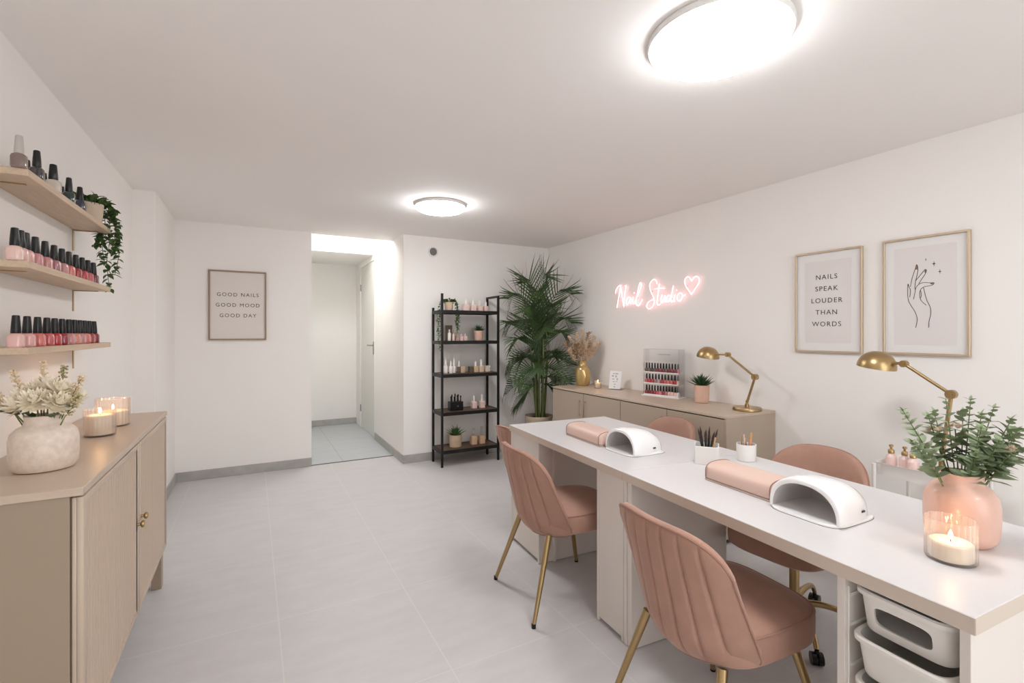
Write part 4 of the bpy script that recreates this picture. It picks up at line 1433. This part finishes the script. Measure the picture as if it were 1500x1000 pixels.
s3 = swivel_chair('low pink velvet swivel chair past the far end of the desks, mostly hidden', (1.835, 3.085, 0), radians(4), radians(151.5-4+36), .18)
s3.scale = (.88, .88, .885)

# ------------------------------------------------------------------ black shelving by the back wall
t = thing('shelving_unit', 'black metal shelving unit with five dark shelves against the back wall', 'shelving unit', (1.71, 4.655, 0))
W, D = .645, .275
p = .011
for x in (0, W):
    MB().box(x-p, x+p, -p, p, 0, 1.79, .001, 1).build('post', BLACKM, t, smooth=False)
    MB().box(x-p, x+p, D-p, D+p, 0, 1.655 if x == 0 else 1.79, .001, 1).build('post', BLACKM, t, smooth=False)
    if x:
        MB().box(x-p, x+p, p, D-p, 1.768, 1.79).build('side_rail', BLACKM, t, smooth=False)
SZ = (1.62, 1.30, .956, .561, .17)
for z in SZ:
    mb = MB().box(p, W-p, -p, p, z-.034, z).box(p, W-p, D-p, D+p, z-.034, z)
    for x in (0, W):
        mb.box(x-p*.9, x+p*.9, p, D-p, z-.034, z)
    mb.build('shelf_frame', BLACKM, t, smooth=False)
    MB().box(p, W-p, p, D-p, z-.022, z-.002).build('shelf_board', DARKWOOD, t, smooth=False)
SU = [s + .0005 for s in SZ]
YS = 4.79
rr, hh = .047, .085
trailing('trailing green plant in tan pot on the top of the black shelving', (1.815, 4.735, SU[0]), 0, rr, hh, POTTAN,
         [vine(-.35, rr, hh, .045, .36, .006), vine(-.1, rr, hh, .055, .28, -.006), vine(-.75, rr, hh, .045, .22, .005), vine(3.3, rr, hh, .065, .50, .008), vine(3.0, rr, hh, .075, .42, -.008), vine(3.55, rr, hh, .06, .36, .01)], .026, seed=9, cap_leaves=30, dome=.045)
spiky('small spiky succulent in blush pot on the second shelf of the black shelving', 'succulent_plant', (2.182, YS, SU[1]), .050, .108, POTPINK, LEAFS, 26, .095, .020, 8, 1.0, .044)
spiky('agave plant in tan pot on the bottom shelf of the black shelving', 'agave_plant', (1.905, 4.775, SU[4]), .066, .130, POTTAN, LEAFA, 30, .125, .022, 12, 1.0, .064)

PINKB = mat('blush_bottle', rgb(232, 204, 194), .35)
WHITEB = mat('white_bottle', rgb(238, 232, 226), .3)
SANDB = mat('sand_box', rgb(200, 172, 142), .6)
BROWNB = mat('brown_box', rgb(96, 80, 66), .6)
GSH = {0: 'cosmetics on the top of the black shelving', 1: 'cosmetics on the second shelf', 2: 'cosmetics on the third shelf', 3: 'cosmetics on the fourth shelf', 4: 'cosmetics on the bottom shelf'}
def jarbottle(label, x, lvl, w, hb, hc, body, cap, square=True, y=YS, cone=False, name='cosmetic_bottle'):
    t = thing(name, label, 'cosmetic bottle', (x, y, SU[lvl]), 0, GSH[lvl])
    pw = 6 if square else 2
    r = w/2
    MB().sect([(0, 0, 0, r*.94, r*.94, pw), (0, 0, .002, r, r, pw), (0, 0, hb*.93, r, r, pw), (0, 0, hb, r*.8, r*.8, pw), (0, 0, hb+.002, r*.4, r*.4, 2)], 32).build('body', body, t)
    if cone:
        MB().lathe([(r*.55, hb+.0022), (r*.5, hb+hc*.5), (r*.18, hb+hc), (.001, hb+hc+.001)], 20).build('cap', cap, t)
    else:
        MB().lathe([(r*.42, hb+.0022), (r*.42, hb+hc-.002), (r*.36, hb+hc), (.001, hb+hc+.0005)], 20).build('cap', cap, t)
    return t
def carton(label, x, lvl, w, d, h, m, y=YS):
    t = thing('cosmetic_box', label, 'box', (x, y, SU[lvl]), 0, GSH[lvl])
    MB().box(-w/2, w/2, -d/2, d/2, 0, h*.8, .001, 1).build('body', m, t, smooth=False)
    MB().box(-w/2-.001, w/2+.001, -d/2-.001, d/2+.001, h*.8, h, .001, 1).build('lid', m, t, smooth=False)
jarbottle('blush bottle on the top of the black shelving, closest to the trailing plant', 2.030, 0, .072, .072, .050, PINKB, WHITEB)
jarbottle('blush bottle on the top of the black shelving, second from the trailing plant', 2.118, 0, .064, .070, .048, PINKB, WHITEB)
jarbottle('blush bottle on the top of the black shelving, third from the trailing plant', 2.198, 0, .060, .068, .047, PINKB, WHITEB)
jarbottle('blush bottle on the top of the black shelving, furthest from the trailing plant', 2.270, 0, .052, .060, .046, PINKB, WHITEB)
carton('dark brown box standing behind a white bottle on the second shelf', 1.858, 1, .060, .05, .165, BROWNB, YS+.06)
jarbottle('slim white bottle before the dark brown box on the second shelf', 1.838, 1, .036, .085, .035, WHITEB, WHITEB, False, YS-.01)
jarbottle('tiny gold capped bottle beside the slim white bottle on the second shelf', 1.884, 1, .030, .075, .03, PINKB, BRASS, False, YS-.01)
jarbottle('low clear pink jar below the vines, nearest the white bottle', 1.930, 1, .040, .06, .03, PINKB, PINKB)
jarbottle('low clear pink jar below the vines, in the middle', 1.978, 1, .040, .045, .025, PINKB, PINKB)
jarbottle('low clear pink jar below the vines, nearest the succulent', 2.025, 1, .040, .05, .025, PINKB, PINKB)
jarbottle('tall pointed white bottle, first from the left on the third shelf', 1.800, 2, .046, .080, .085, WHITEB, WHITEB, False, YS, True)
jarbottle('short pointed white bottle, second from the left on the third shelf', 1.850, 2, .040, .075, .060, WHITEB, WHITEB, False, YS-.02, True)
jarbottle('tall pointed white bottle, third from the left on the third shelf', 1.893, 2, .042, .070, .090, WHITEB, WHITEB, False, YS, True)
jarbottle('brown bottle with pointed white cap on the third shelf', 1.938, 2, .036, .065, .065, BROWNB, WHITEB, False, YS-.03, True)
carton('small sand coloured box beside the pointed white bottles', 1.985, 2, .056, .05, .068, SANDB)
carton('small dark brown box in the middle of the third shelf', 2.090, 2, .046, .05, .062, BROWNB)
jarbottle('sand coloured square bottle with white cap on the third shelf', 2.146, 2, .058, .062, .055, SANDB, WHITEB)
jarbottle('square clear bottle with tall white cap on the third shelf', 2.212, 2, .056, .066, .068, mat('beige_bottle', rgb(216, 192, 168), .35), WHITEB)
carton('pale cream box at the right end of the third shelf', 2.285, 2, .054, .05, .066, mat('cream_box', rgb(224, 208, 190), .6))
t = thing('brush_holder', 'black brush holder with black brushes on the fourth shelf', 'brush holder', (1.905, 4.775, SU[3]), 0)
MB().box(-.072, .072, -.045, .045, 0, .092, .004, 2).build('body', BLACKP, t, smooth=False)
MB().lathe([(.008, 0), (.008, .001)], 20).build('emblem', mat('grey_emblem', rgb(120, 120, 124), .5), t)
e = t.children[-1]
e.rotation_euler = (pi/2, 0, 0)
e.location = (.01, -.0452, .046)
for i, x in enumerate((-.055, -.036, -.018, 0, .016, .036, .054)):
    b = thing('brush', 'thick black brush standing in the black brush holder', 'brush', (1.905+x, 4.775+(.012 if i % 2 else -.012), SU[3]+.0925), 0, 'black brushes in the black holder')
    hq = (.060, .075, .055, .085, .07, .075, .062)[i]
    MB().lathe([(.006, 0), (.006, hq*.5), (.004, hq*.52)], 12).build('handle', BLACKP, b)
    MB().lathe([(.0045, hq*.525), (.008, hq*.75), (.006, hq*.93), (.001, hq)], 12).build('bristles', BLACKM, b)
jarbottle('square blush bottle, nearer to the black brush holder', 2.128, 3, .058, .074, .062, PINKB, WHITEB)
jarbottle('square blush bottle, further from the black brush holder', 2.222, 3, .062, .074, .070, PINKB, WHITEB)
TANB = mat('tan_label_bottle', rgb(212, 178, 146), .4)
jarbottle('tan square bottle with clear neck, nearer to the agave', 2.122, 4, .070, .092, .080, TANB, CLEARG)
jarbottle('tan square bottle with clear neck, further from the agave', 2.220, 4, .068, .092, .088, TANB, CLEARG)

# ------------------------------------------------------------------ camera, world, view
cam = bpy.data.cameras.new('camera')
cam.sensor_width = 36
cam.lens = 700/1500*36
cam.shift_y = -12/1500
cam.clip_start = .05
co = bpy.data.objects.new('camera', cam)
co.location = (0, 0, 1.38)
co.rotation_euler = (pi/2, 0, -atan(380/700))
COL.objects.link(co)
SC.camera = co

w = bpy.data.worlds.new('world')
w.use_nodes = True
w.node_tree.nodes['Background'].inputs['Color'].default_value = (.95, .97, 1, 1)
w.node_tree.nodes['Background'].inputs['Strength'].default_value = 3.0
SC.world = w
SC.view_settings.view_transform = 'Standard'
SC.view_settings.look = 'None'
SC.view_settings.exposure = 0.56
SC.view_settings.gamma = 1.0
SC.view_settings.use_curve_mapping = False
SC.cycles.max_bounces = 10
SC.cycles.diffuse_bounces = 6
SC.cycles.transparent_max_bounces = 16
SC.cycles.sample_clamp_indirect = 6
SC.cycles.caustics_reflective = False
SC.cycles.caustics_refractive = False
SC.cycles.use_denoising = True
